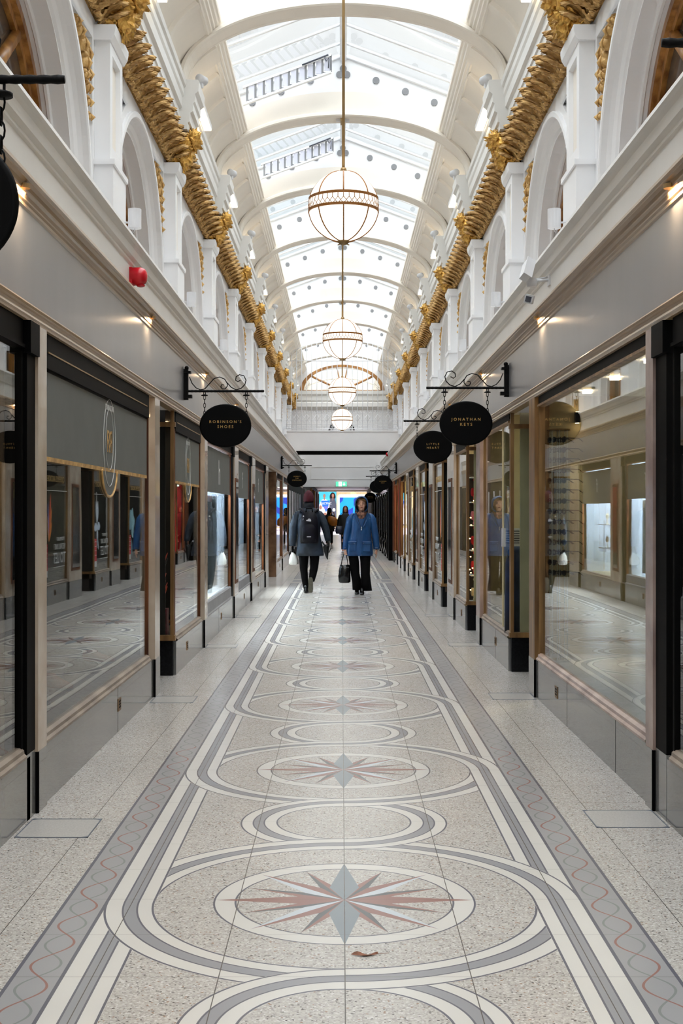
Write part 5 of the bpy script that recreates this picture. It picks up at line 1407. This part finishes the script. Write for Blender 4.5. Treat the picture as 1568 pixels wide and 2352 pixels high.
# jewellery on glass shelves in the far left window, seen mostly by reflection
JEW=mat('jewellery_bust_velvet',(.85,.80,.68),.7); GEM=mat('silver_jewel',(.9,.88,.8),.15,.8)
jr=empty('display_shelf',(-1.80,21.9,.75)); tag(jr,'glass shelves of jewellery in the bright left window beyond the blue banner','shelf')
for z in (0,.42):
    b=MB(); b.box(-.12,.12,-1.1,1.1,z,z+.01,PLW); b.build('shelf_board',jr)
b=MB(); b.box(-.02,.0,-1.15,-1.13,-.4,.5,CHROME); b.box(-.02,.0,1.13,1.15,-.4,.5,CHROME); b.build('upright',jr)
q0=empty('jewellery_stand'); b=MB(); b.lathe([(0,0),(.035,0),(.03,.01),(.008,.02),(.008,.09),(.03,.12),(.035,.16),(.012,.20),(0,.205)],(0,0,0),16,JEW); b.build('bust',q0)
b=MB(); b.tube([(.034*cos(2*pi*i/14),.034*sin(2*pi*i/14),.15-.03*cos(2*pi*i/14)) for i in range(14)],.004,GEM,5,True); b.build('necklace',q0)
n_=0
for z,w_ in ((.76,'lower'),(1.18,'upper')):
    for q,y in enumerate((21.1,21.5,21.9,22.3,22.7)):
        o=q0 if n_==0 else tree(q0); n_+=1; o.location=(-1.80,y,z+.001)
        tag(o,f'small jewellery bust with necklace, {ORD[q]} on the {w_} shelf of the bright left window','jewellery stand','jewellery busts')
# olive curtain panels and wall spotlight
for i,(y,wd) in enumerate(((9.2,.35),(8.55,.0))):
    if wd:
        c=empty('window_drape'); tag(c,'tall olive grey drape beside the spectacle stand in the optician window','drape')
        b=MB(); pleat(b,y-.25,y+.25,.3,2.25,2.35,mat('olive_drape',(.62,.62,.48),.7,var=.05),.015,25.); b.build('cloth',c)
r=empty('wall_spotlight',(1.82,9.72,2.13)); tag(r,'small black up and down wall spotlight glowing inside the optician window','spotlight')
b=MB(); b.box(-.03,.03,-.03,.03,-.07,.07,BLACK); place(b.build('body'),r)
b=MB(); b.box(-.02,.02,-.02,.02,.070,.073,LED); b.box(-.02,.02,-.02,.02,-.073,-.070,LED); place(b.build('lens'),r)
r.scale=(.6,.6,.6)
area_light('spot_glow',(0,-.01,-.13),(radians(-18),0,0),.03,.03,2.5,(1,.85,.55),r,spread=radians(60))
# heater vent and blue jacket seen through the recess glass
r=empty('wall_heater',(1.58,11.6,1.08)); tag(r,'white louvred wall vent above the navy coat in the right return window','vent')
b=MB(); b.box(-.10,.16,0,.04,0,.17,PLW); place(b.build('case'),r)
b=MB(); 
for i in range(6): b.box(-.07,.06,-.004,0,.03+i*.022,.038+i*.022,DGREY)
place(b.build('slats'),r)
b=MB(); b.box(1.49,2.0,11.65,11.68,.3,2.3,CREAMI); struct(b.build('wall_partition'))
JK=mat('navy_blue_cloth',(.05,.13,.27),.7,scale=6,rgb2=(.03,.06,.12))
r=empty('folded_coat',(1.60,11.35,.31)); tag(r,'navy blue padded coat on display in the right return window above the black plinth','coat')
b=MB(); b.loft([((0,0,.0),.13,.09),((0,0,.3),.125,.09),((0,0,.62),.12,.085),((0,0,.74),.10,.07),((-.01,0,.78),.06,.05)],JK,24,fn=lambda j,a:1+.04*sin(4*a+j)); place(b.build('padded_body'),r)
b=MB(); b.tube([(.10,0,.72),(.13,-.02,.5),(.12,-.03,.25)],[.05,.055,.045],JK,10); place(b.build('sleeve'),r)
# toy shop: shelves with soft toys, fairy lights, red goods
r=empty('toy_shelf',(1.55,15.05,.31)); tag(r,'narrow shelf unit packed with toys in the toy shop return window','shelf')
b=MB()
for z in (0,.32,.62,.92,1.2,1.5): b.box(0,.5,0,.35,z,z+.012,PLW)
b.build('shelf_board',r)
b=MB(); b.box(0,.5,.35,.37,0,1.8,BRNIN); b.build('back_panel',r)
PLU=mat('cream_plush',(.80,.74,.62),.9,scale=40,bump=.6,bscale=80); PLR=mat('red_plush',(.70,.07,.10),.9,scale=30,bump=.6,bscale=80); PLK=mat('pink_plush',(.80,.45,.52),.9,scale=30,bump=.6,bscale=80)
def bear(m):
    r=empty('soft_toy'); b=MB(); b.ell((0,0,.07),.055,.05,.07,m); b.ell((0,-.01,.165),.045,.042,.042,m)
    for s in (-1,1): b.ell((s*.035,0,.205),.016,.01,.016,m,10,6); b.ell((s*.055,-.02,.09),.02,.02,.045,m,10,6); b.ell((s*.035,-.05,.02),.022,.045,.02,m,10,6)
    b.ell((0,-.045,.155),.018,.015,.014,m,10,6); b.build('body',r)
    b=MB()
    for s in (-1,1): b.ell((s*.016,-.047,.178),.004,.003,.004,BLACK,8,5)
    b.ell((0,-.06,.16),.005,.004,.004,BLACK,8,5); b.build('eyes',r); return r
bs=[bear(PLU),bear(PLR),bear(PLK)]; ub=[False]*3
lv=['bottom','second','third','fourth','fifth']
for i,z in enumerate((.012,.332,.632,.932,1.212)):
    for j,x in enumerate((.10,.30)):
        t=(0,1,1,2,1)[i] if j==0 else (0,0,1,1,2)[i]
        o=bs[t] if not ub[t] else tree(bs[t]); ub[t]=True
        o.location=(1.55+x,15.17,.31+z); o.scale=(1.3,1.3,1.3)
        tag(o,('cream','red','pink')[t]+f' soft toy sitting on the {lv[i]} shelf of the toy shop window','soft toy','soft toys on the toy shop shelves')
b=MB(); FL=emis('fairy_bulb',(1,.80,.50),9.)
for i in range(34): b.ell((1.53+random.uniform(0,.2),15.02+random.uniform(-.02,.02),.75+random.random()*.9*(1 if i<20 else -.4)+0),.008,.008,.008,FL,6,4)
o=b.build('fairy_lights'); tag(o,'string of warm fairy lights hanging in front of the toy shop shelves','fairy lights'); o['kind']='stuff'
# lit tubes standing in the toy shop and optician windows
for i,(y,x) in enumerate(((15.6,2.2),(12.3,2.45))):
    r=empty('light_panel',(x,y,1.0)); tag(r,'bright vertical light panel inside the '+('toy shop window' if i==0 else 'second optician window'),'light panel')
    b=MB(); b.box(0,.03,-.06,.06,-.25,.02,WHITEL); b.box(0,.03,-.06,.06,.08,.36,WHITEL); place(b.build('lit_tube'),r)
    b=MB(); b.box(.03,.05,-.08,.08,-.7,.4,GREY); place(b.build('frame'),r)
# mustard coat mannequin in the far yellow window
r=empty('shop_mannequin',(1.70,30.0,.30)); tag(r,'mannequin in a mustard coat in the yellow-lit window far on the right','mannequin')
MC=mat('mustard_cloth',(.55,.42,.08),.7)
b=MB(); b.loft([((0,0,.25),.16,.12),((0,0,.6),.14,.11),((0,0,.9),.17,.12),((0,0,1.02),.12,.09),((0,0,1.08),.05,.05)],MC,18); place(b.build('coat'),r)
b=MB(); b.ell((0,0,1.2),.08,.09,.11,PLW); b.tube([(0,0,1.05),(0,0,1.15)],.04,PLW); b.tube([(0,0,0),(0,0,.3)],.02,CHROME); place(b.build('body'),r)

# ------------------------------------------------------------------ street beyond the corridor
PINK=mat('pink_paving',(.80,.72,.76),.6,scale=3,rgb2=(.74,.67,.71))
b=MB(); b.box(-30,30,78,130,-.15,-.002,PINK); struct(b.build('pavement'))
b=MB(); 
for i in range(24): b.box(-1.4+i*.125,-1.33+i*.125,80.5,80.62,-.002,.006,GREY)
o=b.build('tactile_strip'); tag(o,'row of dark tactile studs across the pavement outside the arcade','tactile strip'); o['kind']='structure'
def facade():
    r=struct(empty('wall_street_facade'))
    b=MB(); b.box(-30,30,112,112.5,0,14,mat('cream_render',(.93,.84,.62),.7)); b.build('render',r)
    b=MB()
    for i in range(-6,7):
        for z in (3.3,7.): b.box(i*2.1-.75,i*2.1+.75,111.9,112,z,z+1.8,GREY); b.box(i*2.1-.85,i*2.1+.85,111.8,112,z-.12,z,PLW)
    b.build('window_surround',r)
facade()
BUSB=mat('bus_light_blue',(.10,.62,.95),.3,var=.02); BUSD=mat('bus_dark_blue',(.14,.25,.68),.3,var=.02); BUSW=mat('bus_white',(.92,.93,.95),.3,var=.02); BUSG=mat('bus_window',(.18,.22,.28),.1)
TYRE=mat('tyre_rubber',(.05,.05,.05),.8)
r=empty('bus',(-.28,95,0)); tag(r,'white bus with light and dark blue facets in the street beyond','bus')
b=MB(); b.box(0,10.5,0,2.4,.28,2.72,BUSW); o=b.build('body'); place(o,r); o.modifiers.new('b','BEVEL').width=.12
for a_ in ((.15,3.6),(5.5,9)):
    b=MB(); b.box(*a_,-.03,0,.45,2.5,BUSB); place(b.build('blue_panel'),r)
b=MB()
def quad(pts): b.add([(x,-.04,z) for x,z in pts],[tuple(range(len(pts)))],BUSD)
quad([(.15,2.5),(.42,2.5),(.36,2.25),(.15,2.05)]); quad([(.15,.45),(.15,.85),(.8,1.25),(.8,.45)]); quad([(.5,1.35),(1.15,1.75),(1.15,1.35),(.5,.95)]); quad([(1.2,1.85),(1.2,2.35),(1.35,2.5),(1.85,2.5),(1.85,2.1)]); quad([(1.85,1.1),(1.85,1.6),(2.5,1.95),(2.5,1.5)]); quad([(2.5,.45),(2.5,.9),(3.3,1.35),(3.3,.45)])
place(b.build('dark_blue_facet'),r)
b=MB(); b.box(.15,.42,-.05,-.04,.45,1.05,REDP); b.box(.36,.48,-.052,-.05,.45,1.05,BUSW); place(b.build('red_flash'),r)
b=MB(); b.box(3.7,5.4,-.03,0,1.3,2.4,BUSG); place(b.build('window'),r)
for x in (1.4,8.4):
    b=MB(); b.lathe([(0,-.06),(.30,-.06),(.45,-.04),(.45,.2),(0,.2)],(x,0,.45),28,TYRE,False,axis='y'); place(b.build('wheel'),r)
# advertising billboard
r=empty('advertising_panel',(-.98,88,0)); tag(r,'tall teal poster reading ELECTRIC in the street beyond the arcade','poster')
TEAL=mat('teal_print',(.10,.60,.72),.5,scale=.7,rgb2=(.30,.76,.82)); PW=mat('white_print',(.93,.94,.95),.5,var=.02); PG=mat('charcoal_print',(.28,.29,.34),.5); PS=mat('skin_print',(.62,.42,.33),.5); PB=mat('blue_print',(.10,.42,.80),.5); PV=mat('violet_print',(.40,.40,.85),.5)
b=MB(); b.box(-.64,.64,0,.15,.45,2.98,GREY); b.box(-.5,-.4,0,.1,0,.5,GREY); b.box(.4,.5,0,.1,0,.5,GREY); place(b.build('panel_frame'),r)
b=MB(); b.box(-.61,.61,-.012,0,.55,2.95,PW); place(b.build('poster_sheet'),r)
b=MB(); b.box(-.61,.61,-.016,-.012,1.95,2.95,TEAL); place(b.build('poster_sky'),r)
b=MB()
def pp(pts,m,d): b.add([(x,-.018-d,z) for x,z in pts],[tuple(range(len(pts)))],m)
def disc(x,z,rx,rz,m,d): pp([(x+rx*cos(2*pi*i/18),z+rz*sin(2*pi*i/18)) for i in range(18)],m,d)
pp([(-.45,2.2),(-.30,2.3),(-.14,2.3),(.02,2.2),(.05,1.9),(-.5,1.9)],PW,.0); disc(-.22,2.52,.09,.14,PS,.002); pp([(-.26,2.42),(-.18,2.42),(-.17,2.25),(-.27,2.25)],PS,.001)
place(b.build('figure_in_white'),r)
b=MB(); disc(.36,2.45,.21,.32,EYED,.0); pp([(.18,2.35),(.55,2.35),(.61,1.9),(.61,.7),(.25,.7),(.12,1.6)],PG,.002); disc(.38,2.55,.08,.13,PS,.004); pp([(.35,2.45),(.43,2.45),(.38,2.2),(.34,2.2)],PS,.003); place(b.build('figure_in_grey'),r)
b=MB(); pp([(-.46,2.20),(.16,2.20),(.04,1.75),(-.34,1.75)],PB,.004); pp([(-.30,1.80),(.08,1.80),(-.11,1.40)],PV,.005); pp([(-.2,1.6),(0,1.6),(-.10,1.38)],PB,.006); place(b.build('blue_wedge'),r)
b=MB(); disc(-.48,1.72,.09,.15,PS,.003); disc(-.16,1.22,.12,.14,PS,.003); disc(.45,1.55,.10,.12,PW,.007); place(b.build('lower_figures'),r)
t=textmesh('lettering','ELECTRIC',.19,PW,r,(-.13,-.030,1.99),(pi/2,0,0),.002)

# ------------------------------------------------------------------ camera, sky, exposure
cam=bpy.data.cameras.new('camera'); co=bpy.data.objects.new('camera',cam); COL.objects.link(co)
cam.sensor_fit='VERTICAL'; cam.sensor_height=24.; cam.lens=F/2352*24; cam.clip_end=400
co.location=(0,0,H); co.rotation_euler=(pi/2,0,0); SC.camera=co
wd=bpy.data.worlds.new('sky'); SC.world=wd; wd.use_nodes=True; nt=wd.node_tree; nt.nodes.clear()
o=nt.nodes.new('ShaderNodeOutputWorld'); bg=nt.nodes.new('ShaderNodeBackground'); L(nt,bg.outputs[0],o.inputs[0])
tc=nt.nodes.new('ShaderNodeTexCoord'); nz=nt.nodes.new('ShaderNodeTexNoise'); nz.inputs['Scale'].default_value=1.6; nz.inputs['Detail'].default_value=3
L(nt,tc.outputs['Generated'],nz.inputs['Vector']); rp=nt.nodes.new('ShaderNodeValToRGB'); rp.color_ramp.elements[0].position=.42; rp.color_ramp.elements[1].position=.60
rp.color_ramp.elements[0].color=(*lin((.80,.915,.975)),1); rp.color_ramp.elements[1].color=(1,1,1,1); L(nt,nz.outputs['Fac'],rp.inputs[0]); L(nt,rp.outputs[0],bg.inputs[0])
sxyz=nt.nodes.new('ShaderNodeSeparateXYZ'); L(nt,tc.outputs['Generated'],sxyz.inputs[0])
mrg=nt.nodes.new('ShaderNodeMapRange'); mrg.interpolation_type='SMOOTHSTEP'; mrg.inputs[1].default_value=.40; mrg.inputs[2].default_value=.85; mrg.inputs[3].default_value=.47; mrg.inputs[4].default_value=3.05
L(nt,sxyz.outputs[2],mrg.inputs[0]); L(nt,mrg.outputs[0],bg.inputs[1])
mc=nt.nodes.new('ShaderNodeMix'); mc.data_type='RGBA'; mf=nt.nodes.new('ShaderNodeMapRange'); mf.inputs[1].default_value=.4; mf.inputs[2].default_value=.8
L(nt,sxyz.outputs[2],mf.inputs[0]); L(nt,mf.outputs[0],mc.inputs[0]); L(nt,rp.outputs[0],mc.inputs[6]); mc.inputs[7].default_value=(.955,.97,1,1); L(nt,mc.outputs[2],bg.inputs[0])
SC.view_settings.view_transform='Standard'; SC.view_settings.look='None'; SC.view_settings.gamma=1.; SC.view_settings.use_curve_mapping=False
SC.view_settings.exposure=1.02
cy=SC.cycles; cy.max_bounces=6; cy.diffuse_bounces=4; cy.glossy_bounces=3; cy.transparent_max_bounces=8; cy.transmission_bounces=4; cy.use_adaptive_sampling=True; cy.adaptive_threshold=.1; cy.adaptive_min_samples=16; cy.use_denoising=True
cy.caustics_reflective=False; cy.caustics_refractive=False; cy.sample_clamp_indirect=6.
